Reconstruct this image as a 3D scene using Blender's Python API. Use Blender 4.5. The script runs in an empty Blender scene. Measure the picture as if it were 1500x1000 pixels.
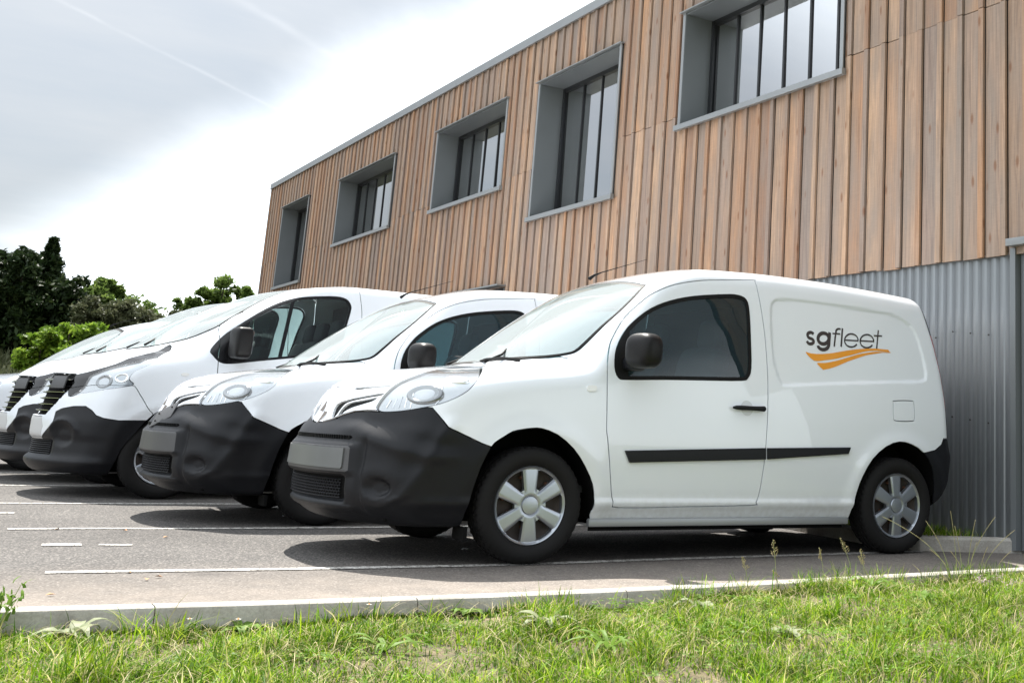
import bpy, bmesh, math, random
import numpy as np
from mathutils import Vector, Matrix
random.seed(7); rng = np.random.default_rng(7)
SC = bpy.context.scene
COL = SC.collection
R = math.radians

# ---------------------------------------------------------------- camera
CAM = dict(pos=(-2.9277, -6.2589, .7632), yaw=.6101, pitch=.2103, roll=.0422, f=1746.14, px=1114.96, py=259.76)
cd = bpy.data.cameras.new('camera'); cam = bpy.data.objects.new('camera', cd); COL.objects.link(cam)
fw = Vector((math.sin(CAM['yaw'])*math.cos(CAM['pitch']), math.cos(CAM['yaw'])*math.cos(CAM['pitch']), math.sin(CAM['pitch'])))
rt = Vector((math.cos(CAM['yaw']), -math.sin(CAM['yaw']), 0)); up = rt.cross(fw)
r2 = math.cos(CAM['roll'])*rt+math.sin(CAM['roll'])*up; u2 = -math.sin(CAM['roll'])*rt+math.cos(CAM['roll'])*up
M = Matrix(((r2.x, u2.x, -fw.x), (r2.y, u2.y, -fw.y), (r2.z, u2.z, -fw.z))).to_4x4(); M.translation = Vector(CAM['pos'])
cam.matrix_world = M
cd.sensor_width = 36; cd.lens = CAM['f']/1500*36
cd.shift_x = -(CAM['px']-750)/1500; cd.shift_y = (CAM['py']-500)/1500
cd.clip_start = .05; cd.clip_end = 2000
SC.camera = cam

# ---------------------------------------------------------------- world, sun, exposure
SUN_EL, SUN_AZ = R(57.5), R(7)          # azimuth measured from +Y towards +X
world = bpy.data.worlds.new('World'); SC.world = world; world.use_nodes = True
def build_world():
    nt = world.node_tree; nt.nodes.clear(); N = nt.nodes.new; L = nt.links.new
    out = N('ShaderNodeOutputWorld'); bg = N('ShaderNodeBackground'); L(bg.outputs[0], out.inputs[0])
    sky = N('ShaderNodeTexSky'); sky.sky_type = 'NISHITA'; sky.sun_disc = False
    sky.sun_elevation = SUN_EL; sky.sun_rotation = SUN_AZ; sky.air_density = 1.0; sky.dust_density = 2.0; sky.altitude = 50
    bg.inputs['Strength'].default_value = .10
    tc = N('ShaderNodeTexCoord')
    def math_(op, a, b=None, c=None, clamp=False):
        m = N('ShaderNodeMath'); m.operation = op; m.use_clamp = clamp
        for i, v in enumerate((a, b, c)):
            if v is None: continue
            if hasattr(v, 'is_linked') or hasattr(v, 'node'): L(v, m.inputs[i])
            else: m.inputs[i].default_value = v
        return m.outputs[0]
    sep = N('ShaderNodeSeparateXYZ'); L(tc.outputs['Generated'], sep.inputs[0])
    # cloud deck: direction divided by height gives a flat layer
    zc = math_('MAXIMUM', sep.outputs[2], .0)
    zc = math_('ADD', zc, .22)
    cx = math_('DIVIDE', sep.outputs[0], zc); cy = math_('DIVIDE', sep.outputs[1], zc)
    comb = N('ShaderNodeCombineXYZ'); L(cx, comb.inputs[0]); L(cy, comb.inputs[1])
    n1 = N('ShaderNodeTexNoise'); n1.inputs['Scale'].default_value = .75; n1.inputs['Detail'].default_value = 7; n1.inputs['Roughness'].default_value = .52
    n1.inputs['Distortion'].default_value = .6
    L(comb.outputs[0], n1.inputs['Vector'])
    n2 = N('ShaderNodeTexNoise'); n2.inputs['Scale'].default_value = 3.2; n2.inputs['Detail'].default_value = 8; n2.inputs['Roughness'].default_value = .6
    mp = N('ShaderNodeMapping'); mp.inputs['Scale'].default_value = (.45, 1.5, 1); mp.inputs['Rotation'].default_value = (0, 0, R(35))
    L(comb.outputs[0], mp.inputs[0]); L(mp.outputs[0], n2.inputs['Vector'])
    rp = N('ShaderNodeValToRGB'); rp.color_ramp.elements[0].position = .30; rp.color_ramp.elements[1].position = .62
    L(math_('ADD', math_('MULTIPLY', n1.outputs[0], .7), math_('MULTIPLY', n2.outputs[0], .3)), rp.inputs[0])
    cover = math_('ADD', math_('MULTIPLY', rp.outputs[0], .15), .80, clamp=True)
    # thin bright veil, thicker towards the sun and the horizon
    sd = (math.cos(SUN_EL)*math.sin(SUN_AZ), math.cos(SUN_EL)*math.cos(SUN_AZ), math.sin(SUN_EL))
    dt = N('ShaderNodeVectorMath'); dt.operation = 'DOT_PRODUCT'; L(tc.outputs['Generated'], dt.inputs[0]); dt.inputs[1].default_value = sd
    glow = math_('POWER', math_('MAXIMUM', dt.outputs['Value'], 0), 3.0)
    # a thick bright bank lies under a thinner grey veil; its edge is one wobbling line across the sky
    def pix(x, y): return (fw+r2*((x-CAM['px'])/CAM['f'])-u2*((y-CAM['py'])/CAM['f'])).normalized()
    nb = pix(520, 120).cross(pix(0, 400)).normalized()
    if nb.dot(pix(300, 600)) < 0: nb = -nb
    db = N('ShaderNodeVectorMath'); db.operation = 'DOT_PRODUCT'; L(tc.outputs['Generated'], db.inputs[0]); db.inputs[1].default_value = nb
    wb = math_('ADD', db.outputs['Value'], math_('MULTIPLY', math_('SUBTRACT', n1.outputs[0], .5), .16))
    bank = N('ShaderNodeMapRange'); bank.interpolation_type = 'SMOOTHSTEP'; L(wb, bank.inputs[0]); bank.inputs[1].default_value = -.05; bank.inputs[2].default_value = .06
    far = N('ShaderNodeMapRange'); far.interpolation_type = 'SMOOTHSTEP'; L(wb, far.inputs[0]); far.inputs[1].default_value = -.50; far.inputs[2].default_value = -.72  # second bright bank out of view, added to fill the shaded sides
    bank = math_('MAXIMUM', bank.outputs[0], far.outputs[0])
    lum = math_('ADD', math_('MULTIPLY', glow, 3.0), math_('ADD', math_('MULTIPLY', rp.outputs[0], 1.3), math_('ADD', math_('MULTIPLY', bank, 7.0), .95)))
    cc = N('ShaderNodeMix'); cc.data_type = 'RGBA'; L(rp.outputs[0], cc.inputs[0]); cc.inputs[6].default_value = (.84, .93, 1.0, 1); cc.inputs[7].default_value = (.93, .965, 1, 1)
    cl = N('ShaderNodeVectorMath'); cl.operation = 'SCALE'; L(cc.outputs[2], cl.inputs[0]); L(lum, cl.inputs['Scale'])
    # two vapour trails: great circles, broken up by noise
    def trail(p, q, w, lo, hi, amt):
        n = Vector(p).cross(Vector(q)).normalized(); t0 = Vector(p).normalized(); t1 = n.cross(t0)
        wob = N('ShaderNodeTexNoise'); wob.inputs['Scale'].default_value = 26; wob.inputs['Detail'].default_value = 4; L(tc.outputs['Generated'], wob.inputs['Vector'])
        d = N('ShaderNodeVectorMath'); d.operation = 'DOT_PRODUCT'; L(tc.outputs['Generated'], d.inputs[0]); d.inputs[1].default_value = n
        e = N('ShaderNodeVectorMath'); e.operation = 'DOT_PRODUCT'; L(tc.outputs['Generated'], e.inputs[0]); e.inputs[1].default_value = t1
        dd = math_('ADD', d.outputs['Value'], math_('MULTIPLY', math_('SUBTRACT', wob.outputs[0], .5), w*2.2))
        g = math_('POWER', 2.718, math_('MULTIPLY', math_('POWER', math_('DIVIDE', math_('ABSOLUTE', dd), w), 2), -1))
        mk = N('ShaderNodeMapRange'); mk.interpolation_type = 'SMOOTHSTEP'; L(e.outputs['Value'], mk.inputs[0])
        mk.inputs[1].default_value = hi; mk.inputs[2].default_value = lo; mk.inputs[3].default_value = 0; mk.inputs[4].default_value = 1
        br = N('ShaderNodeMapRange'); L(wob.outputs[0], br.inputs[0]); br.inputs[1].default_value = .3; br.inputs[2].default_value = .6
        return math_('MULTIPLY', math_('MULTIPLY', g, mk.outputs[0]), math_('MULTIPLY', br.outputs[0], amt))
    tr = math_('ADD', trail(pix(60, -12), pix(290, 103), .0013, .17, .26, .085), trail(pix(335, -8), pix(500, 90), .0030, .12, .2, .09))
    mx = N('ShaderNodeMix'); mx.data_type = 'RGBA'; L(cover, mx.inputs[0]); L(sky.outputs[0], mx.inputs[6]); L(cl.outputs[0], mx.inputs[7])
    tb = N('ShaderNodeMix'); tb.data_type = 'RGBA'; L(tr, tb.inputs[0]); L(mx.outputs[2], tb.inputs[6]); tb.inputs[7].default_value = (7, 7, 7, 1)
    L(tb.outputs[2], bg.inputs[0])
build_world()
sl = bpy.data.lights.new('sun', 'SUN'); sl.energy = 4.4; sl.angle = R(.5); sl.color = (1, .955, .88)
sun = bpy.data.objects.new('sun', sl); COL.objects.link(sun)
sdir = Vector((math.cos(SUN_EL)*math.sin(SUN_AZ), math.cos(SUN_EL)*math.cos(SUN_AZ), math.sin(SUN_EL)))
sun.rotation_euler = sdir.to_track_quat('Z', 'Y').to_euler(); sun.location = (0, 0, 20)
vs = SC.view_settings; vs.view_transform = 'Standard'; vs.look = 'None'; vs.gamma = 1; vs.exposure = 1.3; vs.use_curve_mapping = False
SC.render.resolution_x = 1024; SC.render.resolution_y = 682
SC.render.engine = 'CYCLES'
try: SC.cycles.max_bounces = 8; SC.cycles.transparent_max_bounces = 12; SC.cycles.caustics_reflective = False; SC.cycles.caustics_refractive = False
except Exception: pass

# ---------------------------------------------------------------- materials
MATS = {}
def nodes(name):
    m = bpy.data.materials.new(name); m.use_nodes = True; nt = m.node_tree
    return m, nt, nt.nodes['Principled BSDF']
def setp(b, **k):
    for kk, v in k.items():
        kk = kk.replace('_', ' ')
        if kk in b.inputs: b.inputs[kk].default_value = v
def simple(name, col, rough=.5, metal=0., coat=0., bump=0., bscale=200, var=0., vscale=8, spec=.5):
    if name in MATS: return MATS[name]
    m, nt, b = nodes(name); N = nt.nodes.new; L = nt.links.new
    setp(b, Base_Color=(*col, 1), Roughness=rough, Metallic=metal, Coat_Weight=coat, Coat_Roughness=.03, Specular_IOR_Level=spec)
    tc = N('ShaderNodeTexCoord')
    if var:
        n = N('ShaderNodeTexNoise'); n.inputs['Scale'].default_value = vscale; n.inputs['Detail'].default_value = 6; L(tc.outputs['Object'], n.inputs['Vector'])
        mx = N('ShaderNodeMix'); mx.data_type = 'RGBA'; L(n.outputs[0], mx.inputs[0])
        mx.inputs[6].default_value = (*[c*(1-var) for c in col], 1); mx.inputs[7].default_value = (*[min(1, c*(1+var)) for c in col], 1)
        L(mx.outputs[2], b.inputs['Base Color'])
        mr = N('ShaderNodeMapRange'); L(n.outputs[0], mr.inputs[0]); mr.inputs[3].default_value = rough*.85; mr.inputs[4].default_value = min(1, rough*1.15); L(mr.outputs[0], b.inputs['Roughness'])
    if bump:
        n = N('ShaderNodeTexNoise'); n.inputs['Scale'].default_value = bscale; n.inputs['Detail'].default_value = 4; L(tc.outputs['Object'], n.inputs['Vector'])
        bp = N('ShaderNodeBump'); bp.inputs['Strength'].default_value = bump; bp.inputs['Distance'].default_value = .002; L(n.outputs[0], bp.inputs['Height']); L(bp.outputs[0], b.inputs['Normal'])
    MATS[name] = m; return m
def white_paint():
    m, nt, b = nodes('white_paint'); N = nt.nodes.new; L = nt.links.new
    setp(b, Roughness=.30, Coat_Weight=1.0, Coat_Roughness=.02, Specular_IOR_Level=.4)
    tc = N('ShaderNodeTexCoord'); n = N('ShaderNodeTexNoise'); n.inputs['Scale'].default_value = 3; n.inputs['Detail'].default_value = 8; L(tc.outputs['Object'], n.inputs['Vector'])
    sp = N('ShaderNodeSeparateXYZ'); L(tc.outputs['Object'], sp.inputs[0])
    # road film on the lowest part of the sills
    mr = N('ShaderNodeMapRange'); L(sp.outputs[2], mr.inputs[0]); mr.inputs[1].default_value = .42; mr.inputs[2].default_value = .20
    n2 = N('ShaderNodeTexNoise'); n2.inputs['Scale'].default_value = 30; n2.inputs['Detail'].default_value = 8; L(tc.outputs['Object'], n2.inputs['Vector'])
    mm = N('ShaderNodeMath'); mm.operation = 'MULTIPLY'; L(mr.outputs[0], mm.inputs[0]); L(n2.outputs[0], mm.inputs[1])
    m2 = N('ShaderNodeMath'); m2.operation = 'MULTIPLY'; L(mm.outputs[0], m2.inputs[0]); m2.inputs[1].default_value = .8
    mx = N('ShaderNodeMix'); mx.data_type = 'RGBA'; L(n.outputs[0], mx.inputs[0]); mx.inputs[6].default_value = (.80, .835, .88, 1); mx.inputs[7].default_value = (.83, .86, .90, 1)
    my = N('ShaderNodeMix'); my.data_type = 'RGBA'; L(m2.outputs[0], my.inputs[0]); L(mx.outputs[2], my.inputs[6]); my.inputs[7].default_value = (.36, .33, .28, 1)
    L(my.outputs[2], b.inputs['Base Color'])
    MATS['white_paint'] = m; return m
def glass(name, tint, refl=1.0, rough=.0, ior=1.45, body=0., bodycol=(.02, .03, .03)):
    m = bpy.data.materials.new(name); m.use_nodes = True; nt = m.node_tree; nt.nodes.clear(); N = nt.nodes.new; L = nt.links.new
    out = N('ShaderNodeOutputMaterial'); tr = N('ShaderNodeBsdfTransparent'); tr.inputs[0].default_value = (*tint, 1)
    gl = N('ShaderNodeBsdfGlossy'); gl.inputs['Roughness'].default_value = rough; gl.inputs[0].default_value = (refl, refl, refl, 1)
    fr = N('ShaderNodeFresnel'); fr.inputs[0].default_value = ior
    # Fresnel gives total reflection from behind for an open sheet: use the incoming side only
    geo = N('ShaderNodeNewGeometry'); ff = N('ShaderNodeMath'); ff.operation = 'SUBTRACT'; ff.inputs[0].default_value = 1; L(geo.outputs['Backfacing'], ff.inputs[1])
    mu = N('ShaderNodeMath'); mu.operation = 'MULTIPLY'; L(fr.outputs[0], mu.inputs[0]); L(ff.outputs[0], mu.inputs[1])
    base = tr.outputs[0]
    if body:
        df = N('ShaderNodeBsdfDiffuse'); df.inputs[0].default_value = (*bodycol, 1)
        m0 = N('ShaderNodeMixShader'); m0.inputs[0].default_value = body; L(tr.outputs[0], m0.inputs[1]); L(df.outputs[0], m0.inputs[2]); base = m0.outputs[0]
    mx = N('ShaderNodeMixShader'); L(mu.outputs[0], mx.inputs[0]); L(base, mx.inputs[1]); L(gl.outputs[0], mx.inputs[2]); L(mx.outputs[0], out.inputs[0])
    MATS[name] = m; return m
white_paint()
simple('black_plastic', (.0085, .009, .0115), .42, bump=.25, bscale=450, var=.15, vscale=5, spec=.24)
simple('grey_plastic', (.065, .065, .067), .42, bump=.2, bscale=400, var=.15, vscale=6)
simple('gloss_black', (.008, .008, .009), .18, spec=.4)
simple('rubber', (.010, .0095, .0095), .75, spec=.25, bump=.3, bscale=150, var=.25, vscale=14)
simple('seal', (.006, .006, .006), .6, spec=.2)
simple('chrome', (.80, .80, .82), .07, metal=1)
simple('silver', (.37, .395, .43), .30, metal=.85, var=.02, vscale=4)
simple('steel_dark', (.05, .04, .035), .6, metal=.6, var=.4, vscale=30)
simple('rust', (.10, .045, .025), .8, var=.5, vscale=60)
simple('interior', (.035, .036, .04), .7, var=.1)
simple('interior_grey', (.13, .13, .14), .8, var=.1)
simple('underbody', (.004, .004, .004), .85, spec=.15)
simple('lamp_silver', (.86, .88, .90), .14, metal=.92)
simple('lamp_white', (.40, .42, .44), .16, metal=.65, coat=.3)
simple('red_lens', (.35, .010, .012), .1, coat=1)
simple('orange_print', (.86, .34, .03), .35, coat=.6)
simple('dark_print', (.035, .03, .032), .35, coat=.6)
simple('clear_white', (.85, .85, .83), .15, coat=1)
glass('windscreen_glass', (.70, .80, .78), 1.0, ior=2.5, body=.30, bodycol=(.74, .82, .80))  # pale diffuse body paints in the white sky reflection, with some dusty haze
glass('side_glass', (.22, .36, .38), .95, ior=1.6, body=.35, bodycol=(.035, .065, .08))
glass('clear_side_glass', (.52, .62, .60), .95, ior=1.55)
glass('lamp_glass', (.97, .985, .99), 1.0, ior=1.7, body=.05, bodycol=(.8, .82, .82))
glass('pane_glass', (.22, .25, .28), 1.0, ior=14)
simple('window_frame', (.018, .019, .022), .35)
simple('zinc', (.205, .22, .23), .45, metal=.35, var=.06, vscale=3)
simple('zinc_light', (.30, .31, .315), .35, metal=.4, var=.06, vscale=3)
simple('curtain', (.55, .56, .56), .8)
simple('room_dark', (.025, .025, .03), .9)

# ---------------------------------------------------------------- object helpers
def link(o, parent=None):
    COL.objects.link(o)
    if parent is not None: o.parent = parent
    return o
def tag(o, label=None, cat=None, group=None, kind=None):
    if label: o['label'] = label
    if cat: o['category'] = cat
    if group: o['group'] = group
    if kind: o['kind'] = kind
    return o
def empty(name, loc=(0, 0, 0), rz=0., **k):
    o = bpy.data.objects.new(name, None); o.location = loc; o.rotation_euler = (0, 0, rz); o.empty_display_size = .3
    COL.objects.link(o); return tag(o, **k)
def mesh_np(name, V, F, mat, parent=None, normals=None, smooth=False):
    """V (n,3), F list/array of faces of equal length"""
    V = np.asarray(V, np.float32); F = np.asarray(F, np.int32)
    me = bpy.data.meshes.new(name); n = len(F); k = F.shape[1]
    me.vertices.add(len(V)); me.vertices.foreach_set('co', V.ravel())
    me.loops.add(n*k); me.loops.foreach_set('vertex_index', F.ravel())
    me.polygons.add(n); me.polygons.foreach_set('loop_start', np.arange(0, n*k, k, dtype=np.int32)); me.polygons.foreach_set('loop_total', np.full(n, k, np.int32))
    if smooth or normals is not None: me.polygons.foreach_set('use_smooth', np.ones(n, bool))
    me.update(calc_edges=True); me.validate(clean_customdata=False)
    if normals is not None and len(me.vertices) == len(normals): me.normals_split_custom_set_from_vertices(np.asarray(normals, float).tolist())
    me.materials.append(MATS[mat] if isinstance(mat, str) else mat)
    o = bpy.data.objects.new(name, me); return link(o, parent)
def from_bm(name, bm, mat, parent=None, smooth=False, angle=None):
    me = bpy.data.meshes.new(name); bm.normal_update(); bm.to_mesh(me); bm.free()
    if smooth:
        me.polygons.foreach_set('use_smooth', np.ones(len(me.polygons), bool))
        if angle is not None and hasattr(me, 'set_sharp_from_angle'): me.set_sharp_from_angle(angle=R(angle))
    me.materials.append(MATS[mat] if isinstance(mat, str) else mat)
    return link(bpy.data.objects.new(name, me), parent)
def bm_box(bm, c, s, bevel=0., rot=None):
    r = bmesh.ops.create_cube(bm, size=1); vs_ = r['verts']
    bmesh.ops.scale(bm, vec=s, verts=vs_)
    if bevel:
        ed = list({e for v in vs_ for e in v.link_edges}); b = bmesh.ops.bevel(bm, geom=ed, offset=bevel, segments=2, affect='EDGES', profile=.6)
        vs_ = list({v for f in b['faces'] for v in f.verts} | {v for v in vs_ if v.is_valid})
    if rot is not None: bmesh.ops.rotate(bm, verts=vs_, cent=(0, 0, 0), matrix=rot)
    bmesh.ops.translate(bm, vec=c, verts=vs_); return vs_
def box(name, c, s, mat, parent=None, bevel=0., rot=None, smooth=False):
    bm = bmesh.new(); bm_box(bm, c, s, bevel, rot); return from_bm(name, bm, mat, parent, smooth or bevel > 0, 40)
def bm_tube(bm, pts, rad, n=8, cap=True):
    pts = [Vector(p) for p in pts]; rings = []
    rad = rad if isinstance(rad, (list, tuple)) else [rad]*len(pts)
    ref = Vector((0, 0, 1))
    for i, p in enumerate(pts):
        t = (pts[min(i+1, len(pts)-1)]-pts[max(i-1, 0)]).normalized()
        u = t.cross(ref)
        if u.length < .1: u = t.cross(Vector((0, 1, 0)))
        u.normalize(); v = t.cross(u)
        rings.append([bm.verts.new(p+(u*math.cos(a)+v*math.sin(a))*rad[i]) for a in [2*math.pi*k/n for k in range(n)]])
    for a, b in zip(rings, rings[1:]):
        for k in range(n): bm.faces.new((a[k], a[(k+1) % n], b[(k+1) % n], b[k]))
    if cap: bm.faces.new(rings[0][::-1]); bm.faces.new(rings[-1])
def tube(name, pts, rad, mat, parent=None, n=8):
    bm = bmesh.new(); bm_tube(bm, pts, rad, n); bmesh.ops.recalc_face_normals(bm, faces=bm.faces); return from_bm(name, bm, mat, parent, True, 50)
def lathe(name, prof, n, mat, parent=None, axis='y', close=False):
    """prof: list of (r, h); spun about the axis"""
    V = []; m = len(prof)
    for i in range(n):
        a = 2*math.pi*i/n; c, s = math.cos(a), math.sin(a)
        for r_, h in prof: V.append((r_*c, h, r_*s) if axis == 'y' else (r_*c, r_*s, h))
    F = []
    for i in range(n):
        for j in range(m if close else m-1):
            F.append((i*m+j, i*m+(j+1) % m, ((i+1) % n)*m+(j+1) % m, ((i+1) % n)*m+j))
    return mesh_np(name, V, F, mat, parent, smooth=True)
def copy_tree(o, parent=None):
    c = o.copy(); COL.objects.link(c); c.parent = parent
    for ch in list(o.children): copy_tree(ch, c)
    return c
# ---------------------------------------------------------------- implicit body shapes (numpy)
def tab(pts, sig=.02, lo=-3.0, hi=6.0, st=.002):
    """smooth 1-D curve through the points, evaluated by lookup"""
    xs = np.arange(lo, hi, st)
    p = np.array(sorted(pts), float)
    ys = np.interp(xs, p[:, 0], p[:, 1])
    s0 = (p[1, 1]-p[0, 1])/(p[1, 0]-p[0, 0]); s1 = (p[-1, 1]-p[-2, 1])/(p[-1, 0]-p[-2, 0])
    ys = np.where(xs < p[0, 0], p[0, 1]+(xs-p[0, 0])*s0, ys)
    ys = np.where(xs > p[-1, 0], p[-1, 1]+(xs-p[-1, 0])*s1, ys)
    n = int(4*sig/st); k = np.exp(-.5*(np.arange(-n, n+1)*st/sig)**2); k /= k.sum()
    yp = np.concatenate([ys[0]-(np.arange(n, 0, -1))*(ys[1]-ys[0]), ys, ys[-1]+np.arange(1, n+1)*(ys[-1]-ys[-2])])
    ys = np.convolve(yp, k, 'valid')
    return lambda v: np.interp(v, xs, ys)
def smax(a, b, k):
    h = np.clip(.5+.5*(a-b)/k, 0, 1)
    return b*(1-h)+a*h+k*h*(1-h)
def smin(a, b, k): return -smax(-a, -b, k)
def sst(v, a, b):
    t = np.clip((v-a)/(b-a), 0, 1); return t*t*(3-2*t)
def poly_sd(px, pz, poly):
    """signed distance to a closed polygon, negative inside"""
    P = np.asarray(poly, float); d = np.full(px.shape, 1e9); ins = np.zeros(px.shape, bool)
    for i in range(len(P)):
        a = P[i]; b = P[(i+1) % len(P)]; e = b-a; L = e@e
        if L < 1e-12: continue
        t = np.clip(((px-a[0])*e[0]+(pz-a[1])*e[1])/L, 0, 1)
        d = np.minimum(d, (px-a[0]-t*e[0])**2+(pz-a[1]-t*e[1])**2)
        c = (a[1] > pz) != (b[1] > pz)
        if abs(e[1]) > 1e-12: ins ^= c & (px < a[0]+(pz-a[1])*e[0]/e[1])
    d = np.sqrt(d)
    return np.where(ins, -d, d)

def catmull(P, sub=4, closed=True):
    P = np.asarray(P, float); n = len(P); out = []
    for i in range(n if closed else n-1):
        if closed: p0, p1, p2, p3 = P[i-1], P[i], P[(i+1) % n], P[(i+2) % n]
        else: p0, p1, p2, p3 = P[max(i-1, 0)], P[i], P[i+1], P[min(i+2, n-1)]
        for k in range(sub):
            t = k/sub
            out.append(.5*((2*p1)+(-p0+p2)*t+(2*p0-5*p1+4*p2-p3)*t*t+(-p0+3*p1-3*p2+p3)*t**3))
    if not closed: out.append(P[-1])
    return np.array(out)

class SmallVan:
    """compact panel van; x = 0 at the front axle, y = 0 on the centre line, near side negative"""
    bounds = ((-1.06, 3.42), (.16, 1.9)); width = .96
    WB = 2.697; R = .316; track = .84
    def __init__(s):
        s.xf = tab([(.12, -.80), (.2, -.86), (.25, -.935), (.30, -.985), (.36, -1.00), (.45, -1.00), (.60, -.99), (.65, -.98), (.70, -.95), (.74, -.915), (.80, -.895), (.86, -.875), (.95, -.82), (1.1, -.6), (1.9, .6)], .018)
        s.zb = tab([(-1.1, .62), (-.93, .82), (-.89, .875), (-.84, .93), (-.76, .972), (-.62, 1.018), (-.45, 1.05), (-.25, 1.078), (-.05, 1.100), (.3, 1.16), (.6, 1.21)], .03)
        s.xw = tab([(.9, -.46), (1.10, -.15), (1.2, -.03), (1.358, .18), (1.454, .32), (1.548, .47), (1.628, .61), (1.70, .78), (1.78, 1.02)], .03)
        s.cw = tab([(1.0, .47), (1.195, .40), (1.358, .32), (1.454, .27), (1.548, .215), (1.628, .16), (1.75, .08)], .03)
        s.zr = tab([(.3, 1.64), (.62, 1.715), (.90, 1.785), (1.25, 1.82), (1.7, 1.838), (2.2, 1.838), (2.7, 1.82), (3.1, 1.80), (3.4, 1.78)], .10)
        s.xr = tab([(.15, 2.96), (.3, 3.08), (.36, 3.19), (.46, 3.265), (.66, 3.285), (.70, 3.265), (.77, 3.255), (1.02, 3.25), (1.24, 3.23), (1.47, 3.195), (1.61, 3.155), (1.73, 3.12), (1.85, 3.04)], .02)
        s.W = tab([(.15, .80), (.22, .845), (.30, .875), (.42, .895), (.58, .912), (.70, .912), (.85, .900), (.97, .882), (1.06, .865), (1.2, .835), (1.4, .788), (1.6, .735), (1.8, .670)], .035)
        s.emb = None
    def f(s, x, y, z, detail=True):
        a = np.abs(y); an = a/.85
        sw = .33*an**2.5-.022
        ff = (s.xf(z)+sw-x)
        xb = x-.25*an**2.5+.012
        fb = (z-(s.zb(xb)-.03*an**2))*.93
        fw = (s.xw(z)+s.cw(z)*(smin(a, .655+0*a, .05)/.63)**2.2-x)*.68
        top = smin(fb, fw, .03)
        fr = z-(s.zr(x)-.045*(a/.7)**2)
        xr = x-(s.xr(z)-.07*an**4)
        W = s.W(z)-.10*np.clip((-.15-x)/.8, 0, 2)**2-.02*np.clip((.9-x)/1.2, 0, 1)**2*sst(z, .9, 1.3)-.035*np.clip((x-2.2)/1.1, 0, 2)**2
        # soft flares over the wheels
        for cx in (0, s.WB):
            r = np.hypot(x-cx, z-.312)
            W = W+.012*np.exp(-((r-.42)/.06)**2)
        W = W+.010*np.exp(-((z-.325)/.03)**2)
        fs = a-W
        fz = .20-z+.0*x
        g = smax(ff, top, .06)
        g = smax(g, fr, .09)
        side_k = .10
        g = smax(g, fs, .10)
        g = smax(g, xr, .07)
        g = smax(g, fz, .03)
        if detail:
            m = np.abs(g) < .08
            if np.ndim(g) == 0: g = float(g)+float(s.disp(np.array([x]), np.array([a]), np.array([z]))[0]) if m else g
            else:
                g = np.array(g); g[m] += s.disp((x+0*g)[m], (a+0*g)[m], (z+0*g)[m])
        return g
    def disp(s, x, a, z):
        d = np.zeros_like(x)
        fr = sst(-x, .45, .62)                       # nose only
        # bumper: centre band proud, intake recessed, lip below
        cen = 1-sst(a, .54, .585)
        cen2 = 1-sst(a, .53, .60)
        band = cen2*sst(z, .435, .470)*(1-sst(z, .596, .628))
        d -= .018*band*fr
        intake = (1-sst(a, .48, .53))*sst(z, .298, .326)*(1-sst(z, .430, .458))
        d += .030*intake*fr
        q = (x+a)*.7071
        qr = np.interp(z, [.26, .31, .36, .50, .62, .73], [-.10, -.02, .08, .18, .225, .27])
        d -= .010*np.exp(-((q-qr)/.042)**2)*sst(z, .27, .34)*(1-sst(z, .72, .80))
        d += .007*np.exp(-((q-qr+.085)/.055)**2)*sst(z, .44, .54)*(1-sst(z, .66, .76))*sst(a, .60, .70)
        lip = cen*sst(z, .245, .272)*(1-sst(z, .285, .305))
        d -= .014*lip*fr
        # corner pod edge running down beside the centre section
        d += .012*np.exp(-((a-.605)/.018)**2)*sst(z, .24, .3)*(1-sst(z, .60, .68))*fr
        # fog lamp blank: round recess with a soft ring of relief
        r = np.hypot((a-.70)*.75, z-.395)
        d += .030*(1-sst(r, .024, .062))*fr
        d -= .005*np.exp(-((r-.085)/.035)**2)*fr
        # crease flowing from the lamp corner outwards
        zc = .70-.35*np.clip(a-.5, 0, 1)
        d -= .012*np.exp(-((z-zc)/.035)**2)*sst(a, .3, .5)*sst(-x, .35, .6)
        d += .007*np.exp(-((z-(zc+.065))/.035)**2)*sst(a, .45, .6)*sst(-x, .35, .6)*(1-sst(z, .72, .78))
        # emboss of the rear side panel
        if s.emb is not None:
            m = (x > 1.3) & (z > .9) & (a > .6)
            if m.any():
                sd = poly_sd(x[m], z[m], s.emb)
                d[m] += .011*(1-sst(sd, -.022, .006))
        return d
    def grad(s, x, y, z, h=.003):
        g = np.stack([s.f(x+h, y, z)-s.f(x-h, y, z), s.f(x, y+h, z)-s.f(x, y-h, z), s.f(x, y, z+h)-s.f(x, y, z-h)], -1)
        return g/np.maximum(np.linalg.norm(g, axis=-1, keepdims=True), 1e-9)

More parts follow.
